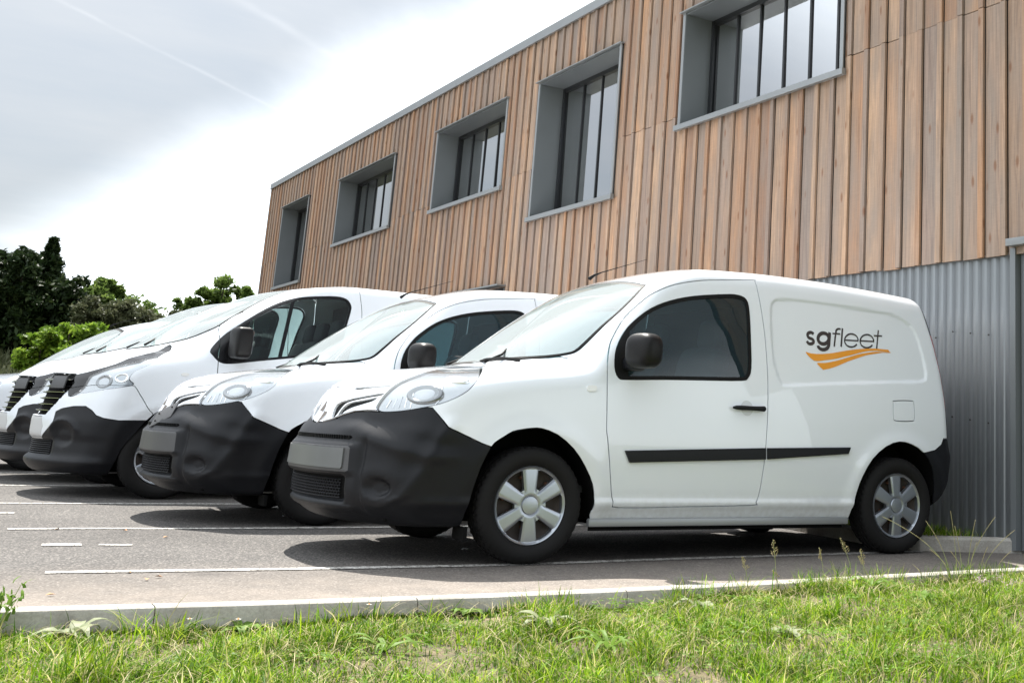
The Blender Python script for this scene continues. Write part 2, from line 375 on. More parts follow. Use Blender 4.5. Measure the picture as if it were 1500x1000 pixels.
class LargeVan(SmallVan):
    """mid-size panel van"""
    bounds = ((-1.02, 4.10), (.14, 2.06)); width = 1.03
    WB = 3.098; R = .335; track = .89
    def __init__(s):
        s.xf = tab([(.10, -.84), (.18, -.87), (.215, -.90), (.25, -.935), (.30, -.935), (.34, -.92), (.46, -.915), (.50, -.93), (.62, -.93), (.70, -.915), (.80, -.90), (.90, -.875), (.98, -.85), (1.05, -.80), (1.2, -.6), (2.1, 1.2)], .014)
        s.zb = tab([(-1.0, .86), (-.84, 1.05), (-.74, 1.12), (-.6, 1.165), (-.4, 1.21), (-.15, 1.262), (.1, 1.31), (.4, 1.37)], .035)
        s.xw = tab([(1.0, -.75), (1.22, -.35), (1.35, -.14), (1.5, .04), (1.65, .28), (1.78, .53), (1.88, .78), (1.95, 1.2)], .04)
        s.cw = tab([(1.1, .50), (1.27, .42), (1.48, .32), (1.7, .24), (1.9, .10)], .04)
        s.zr = tab([(.2, 1.80), (.5, 1.90), (.8, 1.965), (1.1, 1.99), (1.5, 2.0), (2.3, 2.0), (3.2, 1.99), (4.1, 1.97)], .12)
        s.xr = tab([(.15, 3.9), (.3, 3.98), (.5, 4.02), (1.2, 3.99), (1.7, 3.93), (2.0, 3.87)], .03)
        s.W = tab([(.15, .84), (.25, .90), (.42, .945), (.62, .968), (.80, .975), (1.0, .965), (1.15, .945), (1.35, .905), (1.6, .85), (1.8, .80), (2.0, .735)], .04)
    def f(s, x, y, z, detail=True):
        a = np.abs(y); an = a/.90
        ff = s.xf(z)+.005+.40*an**2.1-x
        xb = x-.36*an**2.1+.045
        fb = (z-(s.zb(xb)-.03*an**2))*.9
        fw = (s.xw(z)+s.cw(z)*(smin(a, .755+0*a, .05)/.72)**2.3-x)*.55
        top = smin(fb, fw, .03)
        fr = z-(s.zr(x)-.05*(a/.8)**2)
        xr = x-(s.xr(z)-.06*an**4)
        W = s.W(z)-.11*np.clip((-.2-x)/.8, 0, 2)**2-.03*np.clip((.9-x)/1.2, 0, 1)**2*sst(z, 1.0, 1.5)
        for cx in (0, s.WB):
            r = np.hypot(x-cx, z-.33)
            W = W+.014*np.exp(-((r-.44)/.06)**2)
        g = smax(ff, top, .06)
        g = smax(g, fr, .10); g = smax(g, a-W, .10); g = smax(g, xr, .08); g = smax(g, .19-z, .03)
        if detail:
            m = np.abs(g) < .08
            if np.ndim(g) == 0: g = float(g)+float(s.disp(np.array([x]), np.array([a]), np.array([z]))[0]) if m else g
            else:
                g = np.array(g); g[m] += s.disp((x+0*g)[m], (a+0*g)[m], (z+0*g)[m])
        return g
    def disp(s, x, a, z):
        d = np.zeros_like(x)
        fr = sst(-x, .40, .6)
        cen = 1-sst(a, .47, .51)
        d += .022*(1-sst(a, .46, .54))*sst(z, .30, .35)*(1-sst(z, .44, .49))*fr          # lower intake
        # fog lamp hood: arched brow over a hollow
        r = np.hypot((a-.62)*.9, z-.50)
        d -= .018*np.exp(-((r-.125)/.022)**2)*sst(z, .50, .56)*fr
        d += .022*(1-sst(r, .05, .11))*fr
        # V shaped centre piece and grille opening
        gw = np.interp(z, [.60, .66, .76, .86, .94], [.30, .35, .44, .53, .56])
        d += .025*(1-sst(a, gw-.01, gw+.012))*sst(z, .655, .67)*(1-sst(z, .93, .945))*fr
        d -= .012*np.exp(-((z-.285)/.03)**2)*sst(-x, .3, .5)
        return d

def surface_net(van, h=.02, detail=True):
    """quads of the near half (y <= 0) of the zero surface, split to triangles; ends exactly on y = 0"""
    (x0, x1), (z0, z1) = van.bounds; W = van.width
    xs = np.arange(x0, x1+h, h); zs = np.arange(z0, z1+h, h); ys = -np.arange(-.5, np.ceil(W/h)+1)*h   # first sample at +h/2
    ys = ys[::-1]
    X, Y, Z = np.meshgrid(xs, ys, zs, indexing='ij')
    F = van.f(X, Y, Z)
    S = F < 0
    nx, ny, nz = F.shape
    c = np.zeros((nx-1, ny-1, nz-1), np.int32)
    for i in (0, 1):
        for j in (0, 1):
            for k in (0, 1): c += S[i:nx-1+i, j:ny-1+j, k:nz-1+k]
    act = (c > 0) & (c < 8)
    idx = -np.ones(act.shape, np.int64); n = act.sum(); idx[act] = np.arange(n)
    acc = np.zeros((n, 3)); cnt = np.zeros(n)
    ai, aj, ak = np.nonzero(act)
    corners = [(i, j, k) for i in (0, 1) for j in (0, 1) for k in (0, 1)]
    for p in corners:
        for ax in range(3):
            if p[ax]: continue
            q = list(p); q[ax] = 1
            fa = F[ai+p[0], aj+p[1], ak+p[2]]; fb = F[ai+q[0], aj+q[1], ak+q[2]]
            m = (fa < 0) != (fb < 0)
            t = np.where(m, fa/np.where(m, fa-fb, 1), 0)
            for d in range(3):
                v = p[d]+(t if d == ax else 0)
                acc[:, d] += np.where(m, v, 0)
            cnt += m
    V = acc/cnt[:, None]
    P = np.stack([xs[0]+(ai+V[:, 0])*h, ys[0]+(aj+V[:, 1])*h, zs[0]+(ak+V[:, 2])*h], -1)
    last = aj == act.shape[1]-1
    P[last, 1] = 0
    for _ in range(3):                                # pull onto the surface
        fv = van.f(P[:, 0], P[:, 1], P[:, 2]); g = van.grad(P[:, 0], P[:, 1], P[:, 2], .004)
        step = np.clip(fv, -.01, .01)[:, None]*g*.9
        step[last, 1] = 0
        P -= step
    Q = []
    for ax in range(3):
        o = [a for a in range(3) if a != ax]
        sl = [slice(None)]*3; sl[ax] = slice(0, -1); a_ = S[tuple(sl)]
        sl[ax] = slice(1, None); b_ = S[tuple(sl)]
        ch = a_ != b_
        I = np.array(np.nonzero(ch)).T
        ok = (I[:, o[0]] > 0) & (I[:, o[1]] > 0) & (I[:, o[0]] < F.shape[o[0]]-1) & (I[:, o[1]] < F.shape[o[1]]-1)
        I = I[ok]; inside = a_[tuple(I.T)]
        def cell(d0, d1):
            J = I.copy(); J[:, o[0]] -= d0; J[:, o[1]] -= d1
            return idx[tuple(J.T)]
        q = np.stack([cell(1, 1), cell(0, 1), cell(0, 0), cell(1, 0)], -1)
        flip = inside if ax != 1 else ~inside
        q[~flip] = q[~flip][:, ::-1]
        Q.append(q)
    Q = np.concatenate(Q); Q = Q[(Q >= 0).all(1)]
    T = np.concatenate([Q[:, [0, 1, 2]], Q[:, [0, 2, 3]]])
    return P[T]                                        # triangle soup
# outlines of body features, van coordinates (x, half-width, z) in metres
KP = {
 'door': [[0.417,0.906,0.776],[0.423,0.861,1.073],[0.449,0.811,1.203],[0.495,0.771,1.291],[0.584,0.729,1.409],[0.692,0.722,1.511],[0.788,0.721,1.582],[0.933,0.715,1.647],[1.133,0.701,1.695],[1.344,0.69,1.722],[1.558,0.677,1.745],[1.57,0.689,1.728],[1.581,0.733,1.604],[1.591,0.789,1.392],[1.585,0.847,1.143],[1.573,0.88,0.981],[1.547,0.912,0.663],[1.529,0.893,0.409],[1.506,0.889,0.338],[1.47,0.886,0.319],[0.976,0.882,0.31],[0.545,0.88,0.305],[0.501,0.891,0.338],[0.47,0.902,0.455],[0.428,0.911,0.688]],
 'window': [[0.494,0.868,1.041],[0.471,0.853,1.11],[0.493,0.821,1.218],[0.556,0.792,1.319],[0.627,0.778,1.392],[0.741,0.765,1.476],[0.888,0.751,1.54],[1.069,0.738,1.587],[1.303,0.728,1.622],[1.415,0.726,1.628],[1.475,0.733,1.604],[1.488,0.754,1.527],[1.476,0.802,1.342],[1.46,0.843,1.161],[1.431,0.857,1.097],[1.374,0.862,1.075],[1.097,0.864,1.061],[0.808,0.867,1.048],[0.561,0.87,1.033]],
 'sail': [[0.596,0.779,1.37],[0.577,0.819,1.261],[0.559,0.87,1.033]],
 'handle': [[1.289,0.892,0.9],[1.322,0.89,0.914],[1.5,0.889,0.926],[1.522,0.891,0.91],[1.509,0.893,0.893],[1.321,0.894,0.887]],
 'strip_front': [[0.542,0.912,0.627],[0.578,0.909,0.561],[1.545,0.911,0.599],[1.541,0.912,0.668]],
 'strip_rear': [[1.557,0.912,0.668],[2.23,0.911,0.69],[2.211,0.912,0.648],[1.561,0.911,0.6]],
 'emboss': [[1.665,0.741,1.575],[1.695,0.728,1.62],[1.745,0.723,1.637],[1.964,0.718,1.651],[2.385,0.72,1.641],[2.642,0.718,1.634],[2.774,0.718,1.622],[2.919,0.729,1.565],[2.974,0.751,1.476],[2.993,0.772,1.391],[3.007,0.798,1.278],[3.003,0.817,1.195],[2.94,0.829,1.153],[2.607,0.845,1.13],[1.998,0.86,1.082],[1.743,0.865,1.059],[1.684,0.862,1.073],[1.65,0.842,1.167],[1.638,0.823,1.249],[1.645,0.779,1.433]],
 'fuel': [[2.64,0.871,0.997],[2.658,0.868,1.012],[2.809,0.862,1.02],[2.837,0.863,1.006],[2.83,0.88,0.903],[2.804,0.884,0.882],[2.655,0.89,0.878],[2.631,0.887,0.9]],
 'repeater': [[0.286,0.881,0.969],[0.297,0.878,0.985],[0.341,0.878,0.987],[0.352,0.881,0.972],[0.34,0.884,0.956],[0.296,0.884,0.953]],
 'arch_front': [[-0.284,0.921,0.627],[-0.254,0.922,0.66],[-0.215,0.922,0.685],[-0.167,0.921,0.714],[-0.106,0.921,0.728],[-0.051,0.921,0.736],[0.009,0.921,0.736],[0.109,0.922,0.704],[0.216,0.92,0.629],[0.298,0.913,0.533],[0.358,0.904,0.435],[0.379,0.896,0.347],[0.379,0.878,0.287],[0.371,0.858,0.241],[0.385,0.848,0.128],[-0.366,0.836,0.138],[-0.37,0.828,0.208],[-0.381,0.887,0.361],[-0.341,0.909,0.512]],
 'arch_rear': [[2.284,0.898,0.319],[2.309,0.905,0.423],[2.345,0.915,0.512],[2.419,0.922,0.628],[2.528,0.919,0.707],[2.654,0.914,0.742],[2.77,0.911,0.736],[2.86,0.91,0.697],[2.913,0.909,0.662],[2.956,0.899,0.57],[2.984,0.885,0.478],[2.993,0.864,0.316],[2.985,0.868,0.18],[2.327,0.823,0.182]],
 'bumper_edge': [[-0.595,0.825,0.818],[-0.561,0.857,0.774],[-0.514,0.887,0.721],[-0.425,0.9,0.681],[-0.336,0.912,0.644],[-0.284,0.921,0.627]],
 'headlight': [[-0.804,0.55,0.805],[-0.792,0.583,0.789],[-0.722,0.691,0.797],[-0.62,0.802,0.824],[-0.544,0.85,0.85],[-0.457,0.869,0.895],[-0.395,0.857,0.945],[-0.329,0.787,1.009],[-0.235,0.566,1.056],[-0.209,0.451,1.069],[-0.299,0.359,1.063],[-0.444,0.427,1.037],[-0.586,0.522,0.997],[-0.713,0.551,0.936],[-0.768,0.551,0.88],[-0.797,0.547,0.829]],
 'slot_low': [[-0.927,0.241,0.74],[-0.905,0.251,0.789],[-0.864,0.3,0.827],[-0.832,0.425,0.847],[-0.795,0.512,0.863],[-0.792,0.501,0.843],[-0.844,0.433,0.822],[-0.878,0.357,0.803],[-0.902,0.293,0.777],[-0.918,0.271,0.746]],
 'slot_up': [[-0.927,0.164,0.757],[-0.893,0.155,0.819],[-0.873,0.283,0.85],[-0.837,0.394,0.868],[-0.773,0.527,0.888],[-0.774,0.54,0.878],[-0.791,0.515,0.87],[-0.84,0.409,0.853],[-0.871,0.284,0.83],[-0.899,0.245,0.802],[-0.922,0.218,0.755],[-0.932,0.195,0.741]],
 'slot_thin': [[-0.831,0.232,0.917],[-0.785,0.402,0.925],[-0.728,0.525,0.934],[-0.736,0.535,0.924],[-0.79,0.422,0.914],[-0.839,0.271,0.902]],
 'ws_edge': [[0.775,0.625,1.629],[0.689,0.646,1.546],[0.597,0.648,1.452],[0.501,0.635,1.357],[0.393,0.625,1.241],[0.346,0.618,1.196],[0.294,0.595,1.17],[0.174,0.518,1.145],[0.011,0.371,1.125],[-0.127,0.189,1.102]],
 'rear_bumper': [[2.906,0.909,0.671],[3.017,0.894,0.691],[3.082,0.887,0.73],[3.106,0.882,0.773]],
 'rear_corner': [[3.06,0.641,1.742],[3.078,0.724,1.554],[3.158,0.746,1.381],[3.138,0.822,1.126],[3.119,0.867,0.901]],
 'swoosh_up': [[1.92,0.813,1.294],[1.966,0.814,1.289],[2.036,0.814,1.29],[2.128,0.811,1.301],[2.231,0.807,1.321],[2.343,0.801,1.342],[2.457,0.796,1.357],[2.549,0.793,1.364],[2.626,0.791,1.364],[2.664,0.79,1.364],[2.672,0.792,1.355],[2.673,0.793,1.349],[2.608,0.795,1.35],[2.531,0.797,1.347],[2.453,0.801,1.337],[2.376,0.806,1.319],[2.284,0.813,1.295],[2.188,0.818,1.271],[2.079,0.823,1.251],[1.984,0.825,1.242]],
 'swoosh_low': [[2.006,0.829,1.227],[2.076,0.827,1.234],[2.163,0.823,1.251],[2.26,0.816,1.278],[2.359,0.809,1.307],[2.452,0.803,1.327],[2.545,0.798,1.342],[2.646,0.795,1.347],[2.683,0.793,1.348],[2.676,0.795,1.343],[2.606,0.797,1.34],[2.511,0.803,1.325],[2.41,0.81,1.3],[2.294,0.82,1.263],[2.18,0.83,1.22],[2.113,0.835,1.199],[2.056,0.838,1.187],[2.049,0.837,1.189]]}
KS = {
 's': [0.0163,[[2.0066,1.4215],[2.0,1.4261],[1.9958,1.4286],[1.9904,1.4302],[1.9844,1.4307],[1.9779,1.4301],[1.9716,1.4284],[1.9657,1.4259],[1.9607,1.4225],[1.9568,1.4186],[1.9544,1.4144],[1.9535,1.4101],[1.9543,1.4061],[1.9607,1.3941],[1.9905,1.3855],[1.9965,1.3794],[1.9987,1.3752],[1.9987,1.3705],[1.9966,1.3657],[1.9925,1.3613],[1.9867,1.3574],[1.9798,1.3546],[1.9723,1.3529],[1.9648,1.3525],[1.9579,1.3535],[1.9521,1.3558],[1.948,1.3592],[1.9419,1.3696]]],
 'g_bowl': [0.019,[[2.134,1.4012],[2.1321,1.3945],[2.1289,1.3879],[2.1242,1.3816],[2.1184,1.3759],[2.1116,1.3708],[2.104,1.3666],[2.0958,1.3634],[2.0874,1.3613],[2.079,1.3604],[2.0708,1.3607],[2.0631,1.3621],[2.0562,1.3647],[2.0502,1.3683],[2.0455,1.3728],[2.042,1.3781],[2.04,1.3841],[2.0396,1.3905],[2.0406,1.3971],[2.0431,1.4037],[2.047,1.4102],[2.0523,1.4162],[2.0586,1.4217],[2.0659,1.4264],[2.0738,1.4301],[2.0822,1.4329],[2.0907,1.4344],[2.0991,1.4348],[2.1072,1.434],[2.1145,1.432],[2.121,1.4289],[2.1263,1.4248],[2.1304,1.4198],[2.1331,1.414],[2.1343,1.4078],[2.134,1.4012]]],
 'g_stem': [0.0181,[[2.1483,1.4442],[2.135,1.3902],[2.1273,1.3591],[2.1247,1.3542],[2.1217,1.3479],[2.1172,1.3419],[2.1114,1.3364],[2.1044,1.3315],[2.0965,1.3275],[2.088,1.3245],[2.0791,1.3226],[2.0703,1.3218],[2.0618,1.3223],[2.0539,1.3239],[2.0469,1.3266],[2.0411,1.3303],[2.0365,1.3349],[2.0335,1.3403],[2.032,1.3461]]],
 'f': [0.01,[[2.1728,1.3503],[2.1888,1.4055],[2.2046,1.4516],[2.2051,1.4563],[2.2069,1.4599],[2.2094,1.4633],[2.2126,1.4664],[2.2163,1.4692],[2.2204,1.4716],[2.2248,1.4735],[2.2294,1.4748],[2.2341,1.4755],[2.2386,1.4755],[2.25,1.4757]]],
 'f_bar': [0.0077,[[2.1716,1.4388],[2.2394,1.441]]],
 'l': [0.0109,[[2.2672,1.4822],[2.2332,1.3531]]],
 'e1': [0.0077,[[2.2709,1.4019],[2.3948,1.4059]]],
 'e1r': [0.0082,[[2.3925,1.4062],[2.3936,1.4141],[2.3929,1.4218],[2.3903,1.4289],[2.3859,1.4352],[2.3799,1.4406],[2.3725,1.4449],[2.3638,1.4479],[2.3542,1.4496],[2.3439,1.4499],[2.3332,1.4489],[2.3226,1.4465],[2.3122,1.4428],[2.3024,1.4379],[2.2936,1.432],[2.2859,1.4253],[2.2796,1.418],[2.2748,1.4103],[2.2718,1.4023],[2.2706,1.3945],[2.2713,1.3869],[2.2738,1.3798],[2.278,1.3735],[2.2838,1.368],[2.291,1.3636],[2.2995,1.3605],[2.3089,1.3586],[2.319,1.358],[2.3296,1.3589],[2.3402,1.361],[2.3505,1.3645],[2.3604,1.3692],[2.3693,1.3749],[2.3772,1.3815]]],
 'e2': [0.0077,[[2.4136,1.4074],[2.5413,1.4128]]],
 'e2r': [0.0082,[[2.5365,1.4123],[2.5377,1.4203],[2.537,1.428],[2.5344,1.4352],[2.5299,1.4416],[2.5238,1.4471],[2.5162,1.4514],[2.5073,1.4544],[2.4975,1.4561],[2.4869,1.4565],[2.4759,1.4554],[2.465,1.4529],[2.4543,1.4492],[2.4442,1.4442],[2.435,1.4383],[2.4271,1.4315],[2.4205,1.4241],[2.4156,1.4163],[2.4125,1.4083],[2.4112,1.4003],[2.4118,1.3926],[2.4142,1.3855],[2.4185,1.3791],[2.4244,1.3736],[2.4318,1.3692],[2.4405,1.366],[2.4502,1.3641],[2.4606,1.3635],[2.4714,1.3644],[2.4823,1.3666],[2.493,1.3701],[2.5031,1.3748],[2.5124,1.3806],[2.5206,1.3873]]],
 't': [0.0091,[[2.5983,1.4969],[2.5563,1.3631]]],
 't_bar': [0.0077,[[2.5472,1.454],[2.6249,1.4574]]]}
TP = {
 'window': [[0.268,-0.901,1.272],[0.362,-0.862,1.4],[0.473,-0.857,1.498],[0.651,-0.819,1.639],[0.806,-0.786,1.738],[0.96,-0.79,1.8],[1.121,-0.789,1.831],[1.323,-0.783,1.852],[1.425,-0.788,1.835],[1.47,-0.806,1.774],[1.464,-0.824,1.704],[1.435,-0.854,1.579],[1.408,-0.889,1.423],[1.387,-0.908,1.333],[1.355,-0.914,1.307],[1.038,-0.923,1.258],[0.678,-0.934,1.2],[0.452,-0.941,1.161],[0.354,-0.94,1.166],[0.289,-0.926,1.222]],
 'sail': [[0.502,-0.851,1.525],[0.502,-0.883,1.435],[0.594,-0.935,1.194]],
 'pillar': [[0.944,-0.787,1.797],[0.84,-0.929,1.231]],
 'door': [[0.358,-0.7,1.516],[0.338,-0.881,1.349],[0.34,-0.954,1.078],[0.373,-0.973,0.758],[0.484,-0.952,0.441],[0.614,-0.925,0.344],[1.619,-0.936,0.391],[1.624,-0.973,0.813],[1.582,-0.884,1.444],[1.548,-0.734,1.931],[1.38,-0.732,1.93],[1.128,-0.734,1.901],[1.014,-0.706,1.879],[0.791,-0.656,1.79],[0.558,-0.7,1.652]],
 'headlight': [[-0.732,-0.578,0.821],[-0.728,-0.521,0.95],[-0.714,-0.511,0.991],[-0.625,-0.628,1.024],[-0.436,-0.758,1.104],[-0.238,-0.669,1.196],[-0.004,-0.536,1.309],[-0.073,-0.733,1.219],[-0.15,-0.906,1.145],[-0.262,-0.94,1.073],[-0.315,-0.943,1.039],[-0.343,-0.953,0.98],[-0.315,-0.965,0.929],[-0.509,-0.861,0.885],[-0.652,-0.693,0.846]],
 'bumper_top': [[-0.162,-0.971,0.647],[-0.377,-0.969,0.638],[-0.484,-0.92,0.652],[-0.537,-0.874,0.673],[-0.571,-0.829,0.714],[-0.613,-0.773,0.743],[-0.69,-0.668,0.739],[-0.764,-0.552,0.716],[-0.799,-0.493,0.689],[-0.831,-0.446,0.631],[-0.864,-0.326,0.467],[-0.895,0.093,0.452]],
 'white_bumper': [[-0.132,-0.98,0.707],[-0.207,-0.977,0.8],[-0.291,-0.968,0.921],[-0.315,-0.965,0.929]],
 'grille': [[-0.842,-0.409,0.655],[-0.764,-0.524,0.809],[-0.739,-0.522,0.911],[-0.724,-0.445,1.021],[-0.811,-0.105,1.021],[-0.865,-0.158,0.766],[-0.882,-0.291,0.652]],
 'ws_edge': [[0.94,-0.572,1.881],[0.716,-0.609,1.766],[0.522,-0.693,1.634],[0.363,-0.716,1.507],[0.232,-0.661,1.422],[0.116,-0.598,1.362],[-0.013,-0.509,1.32]],
 'repeater': [[0.05,-0.959,1.042],[0.063,-0.957,1.056],[0.103,-0.957,1.057],[0.115,-0.959,1.045],[0.102,-0.96,1.032],[0.066,-0.96,1.031]],
 'arch': [[-0.163,-0.972,0.655],[-0.203,-0.967,0.608],[-0.243,-0.958,0.534],[-0.266,-0.947,0.449],[-0.271,-0.919,0.325]],
 'seam': [[-0.291,-0.968,0.921],[-0.132,-0.98,0.707]]}
# ---------------------------------------------------------------- surface materials of the place
def asphalt_mat(name, paint=False):
    m, nt, b = nodes(name); N = nt.nodes.new; L = nt.links.new
    tc = N('ShaderNodeTexCoord'); P = tc.outputs['Object']
    def noise(s, d=6, r=.6):
        n = N('ShaderNodeTexNoise'); n.inputs['Scale'].default_value = s; n.inputs['Detail'].default_value = d; n.inputs['Roughness'].default_value = r; L(P, n.inputs['Vector']); return n.outputs[0]
    vo = N('ShaderNodeTexVoronoi'); vo.inputs['Scale'].default_value = 105; L(P, vo.inputs['Vector'])
    stone = N('ShaderNodeValToRGB'); L(vo.outputs['Color'], stone.inputs[0])
    e = stone.color_ramp.elements; e[0].position = .1; e[0].color = (.055, .052, .050, 1); e[1].position = .95; e[1].color = (.30, .275, .25, 1)
    e.new(.45).color = (.105, .098, .093, 1); e.new(.75).color = (.165, .152, .142, 1)
    gap = N('ShaderNodeMapRange'); L(vo.outputs['Distance'], gap.inputs[0]); gap.inputs[1].default_value = .25; gap.inputs[2].default_value = .75; gap.inputs[3].default_value = 1; gap.inputs[4].default_value = .55
    mul = N('ShaderNodeVectorMath'); mul.operation = 'SCALE'; L(stone.outputs[0], mul.inputs[0]); L(gap.outputs[0], mul.inputs['Scale'])
    big = N('ShaderNodeMapRange'); L(noise(.7, 8, .65), big.inputs[0]); big.inputs[1].default_value = .3; big.inputs[2].default_value = .7; big.inputs[3].default_value = .70; big.inputs[4].default_value = 1.22
    m2 = N('ShaderNodeVectorMath'); m2.operation = 'SCALE'; L(mul.outputs[0], m2.inputs[0]); L(big.outputs[0], m2.inputs['Scale'])
    # pale dust blown along the kerb and in patches
    sp = N('ShaderNodeSeparateXYZ'); L(P, sp.inputs[0])
    k = N('ShaderNodeMapRange'); L(sp.outputs[1], k.inputs[0]); k.inputs[1].default_value = .6; k.inputs[2].default_value = -1.0; k.inputs[3].default_value = 0; k.inputs[4].default_value = 1.0
    kn = N('ShaderNodeMath'); kn.operation = 'MULTIPLY'; L(k.outputs[0], kn.inputs[0]); L(noise(4, 8, .7), kn.inputs[1])
    dst = N('ShaderNodeMix'); dst.data_type = 'RGBA'; L(kn.outputs[0], dst.inputs[0]); L(m2.outputs[0], dst.inputs[6]); dst.inputs[7].default_value = (.33, .28, .235, 1)
    col = dst.outputs[2]
    if paint:
        w = N('ShaderNodeMapRange'); L(noise(28, 8, .75), w.inputs[0]); w.inputs[1].default_value = .40; w.inputs[2].default_value = .53
        w2 = N('ShaderNodeMapRange'); L(vo.outputs['Distance'], w2.inputs[0]); w2.inputs[1].default_value = .8; w2.inputs[2].default_value = .55
        ww = N('ShaderNodeMath'); ww.operation = 'MULTIPLY'; L(w.outputs[0], ww.inputs[0]); L(w2.outputs[0], ww.inputs[1])
        mx = N('ShaderNodeMix'); mx.data_type = 'RGBA'; L(ww.outputs[0], mx.inputs[0]); L(col, mx.inputs[6]); mx.inputs[7].default_value = (.66, .64, .60, 1); col = mx.outputs[2]
    L(col, b.inputs['Base Color']); setp(b, Roughness=.88, Specular_IOR_Level=.35)
    # oil spots and a few hair cracks
    ov = N('ShaderNodeTexVoronoi'); ov.inputs['Scale'].default_value = 1.1; L(P, ov.inputs['Vector'])
    om = N('ShaderNodeMapRange'); L(ov.outputs['Distance'], om.inputs[0]); om.inputs[1].default_value = .17; om.inputs[2].default_value = .02; om.inputs[4].default_value = .95
    on_ = N('ShaderNodeMath'); on_.operation = 'MULTIPLY'; L(om.outputs[0], on_.inputs[0]); L(noise(11, 6, .7), on_.inputs[1])
    cm = N('ShaderNodeMix'); cm.data_type = 'RGBA'; L(on_.outputs[0], cm.inputs[0]); L(col, cm.inputs[6]); cm.inputs[7].default_value = (.035, .032, .03, 1)
    L(cm.outputs[2], b.inputs['Base Color'])
    h = N('ShaderNodeMath'); h.operation = 'MULTIPLY'; L(vo.outputs['Distance'], h.inputs[0]); h.inputs[1].default_value = -1
    h2 = N('ShaderNodeMath'); h2.operation = 'ADD'; L(h.outputs[0], h2.inputs[0]); L(noise(40, 4), h2.inputs[1])
    bp = N('ShaderNodeBump'); bp.inputs['Strength'].default_value = .8 if not paint else .4; bp.inputs['Distance'].default_value = .004; L(h2.outputs[0], bp.inputs['Height']); L(bp.outputs[0], b.inputs['Normal'])
    MATS[name] = m; return m
asphalt_mat('asphalt'); asphalt_mat('road_paint', True)
def larch_mat():
    m, nt, b = nodes('larch'); N = nt.nodes.new; L = nt.links.new
    tc = N('ShaderNodeTexCoord'); oi = N('ShaderNodeObjectInfo')
    off = N('ShaderNodeCombineXYZ'); k = N('ShaderNodeMath'); k.operation = 'MULTIPLY'; k.inputs[1].default_value = 57; L(oi.outputs['Random'], k.inputs[0])
    for i in range(3): L(k.outputs[0], off.inputs[i])
    ad = N('ShaderNodeVectorMath'); L(tc.outputs['Object'], ad.inputs[0]); L(off.outputs[0], ad.inputs[1]); P = ad.outputs[0]
    def noise(sc, s=1, d=6, r=.6, dist=0):
        mp = N('ShaderNodeMapping'); mp.inputs['Scale'].default_value = sc; L(P, mp.inputs[0])
        n = N('ShaderNodeTexNoise'); n.inputs['Scale'].default_value = s; n.inputs['Detail'].default_value = d; n.inputs['Roughness'].default_value = r; n.inputs['Distortion'].default_value = dist; L(mp.outputs[0], n.inputs['Vector']); return n.outputs[0]
    tone = N('ShaderNodeValToRGB'); L(oi.outputs['Random'], tone.inputs[0]); e = tone.color_ramp.elements
    e[0].position = 0; e[0].color = (.33, .190, .122, 1); e[1].position = 1; e[1].color = (.39, .27, .20, 1)
    e.new(.3).color = (.50, .29, .17, 1); e.new(.5).color = (.35, .24, .175, 1); e.new(.7).color = (.53, .34, .22, 1); e.new(.85).color = (.30, .22, .18, 1)
    # grain: flowing streaks along the board
    g = N('ShaderNodeMapRange'); L(noise((30, 30, 1.0), 1.4, 6, .6, 1.2), g.inputs[0]); g.inputs[1].default_value = .35; g.inputs[2].default_value = .65; g.inputs[3].default_value = .68; g.inputs[4].default_value = 1.20
    c1 = N('ShaderNodeVectorMath'); c1.operation = 'SCALE'; L(tone.outputs[0], c1.inputs[0]); L(g.outputs[0], c1.inputs['Scale'])
    # weathered grey patches
    w = N('ShaderNodeMapRange'); L(noise((3, 3, .55), 1.6, 5, .6), w.inputs[0]); w.inputs[1].default_value = .38; w.inputs[2].default_value = .66; w.inputs[4].default_value = .75
    c2 = N('ShaderNodeMix'); c2.data_type = 'RGBA'; L(w.outputs[0], c2.inputs[0]); L(c1.outputs[0], c2.inputs[6]); c2.inputs[7].default_value = (.27, .225, .195, 1)
    # knots
    mp = N('ShaderNodeMapping'); mp.inputs['Scale'].default_value = (9, 9, 3.2); L(P, mp.inputs[0])
    v = N('ShaderNodeTexVoronoi'); v.inputs['Scale'].default_value = 1; v.inputs['Randomness'].default_value = 1; L(mp.outputs[0], v.inputs['Vector'])
    kn = N('ShaderNodeMapRange'); L(v.outputs['Distance'], kn.inputs[0]); kn.inputs[1].default_value = .19; kn.inputs[2].default_value = .08
    sep = N('ShaderNodeSeparateColor'); L(v.outputs['Color'], sep.inputs[0]); th = N('ShaderNodeMath'); th.operation = 'GREATER_THAN'; th.inputs[1].default_value = .30; L(sep.outputs[0], th.inputs[0])
    km = N('ShaderNodeMath'); km.operation = 'MULTIPLY'; L(kn.outputs[0], km.inputs[0]); L(th.outputs[0], km.inputs[1])
    km2 = N('ShaderNodeMath'); km2.operation = 'MULTIPLY'; L(km.outputs[0], km2.inputs[0]); km2.inputs[1].default_value = .7
    c3 = N('ShaderNodeMix'); c3.data_type = 'RGBA'; L(km2.outputs[0], c3.inputs[0]); L(c2.outputs[2], c3.inputs[6]); c3.inputs[7].default_value = (.20, .085, .04, 1)
    # fine dark saw marks
    f = N('ShaderNodeMapRange'); L(noise((14, 14, 90), 1, 4, .6), f.inputs[0]); f.inputs[1].default_value = .3; f.inputs[2].default_value = .7; f.inputs[3].default_value = .95; f.inputs[4].default_value = 1.04
    c4 = N('ShaderNodeVectorMath'); c4.operation = 'SCALE'; L(c3.outputs[2], c4.inputs[0]); L(f.outputs[0], c4.inputs['Scale'])
    # run-off stains below the upper ends
    L(c4.outputs[0], b.inputs['Base Color']); setp(b, Roughness=.78, Specular_IOR_Level=.3)
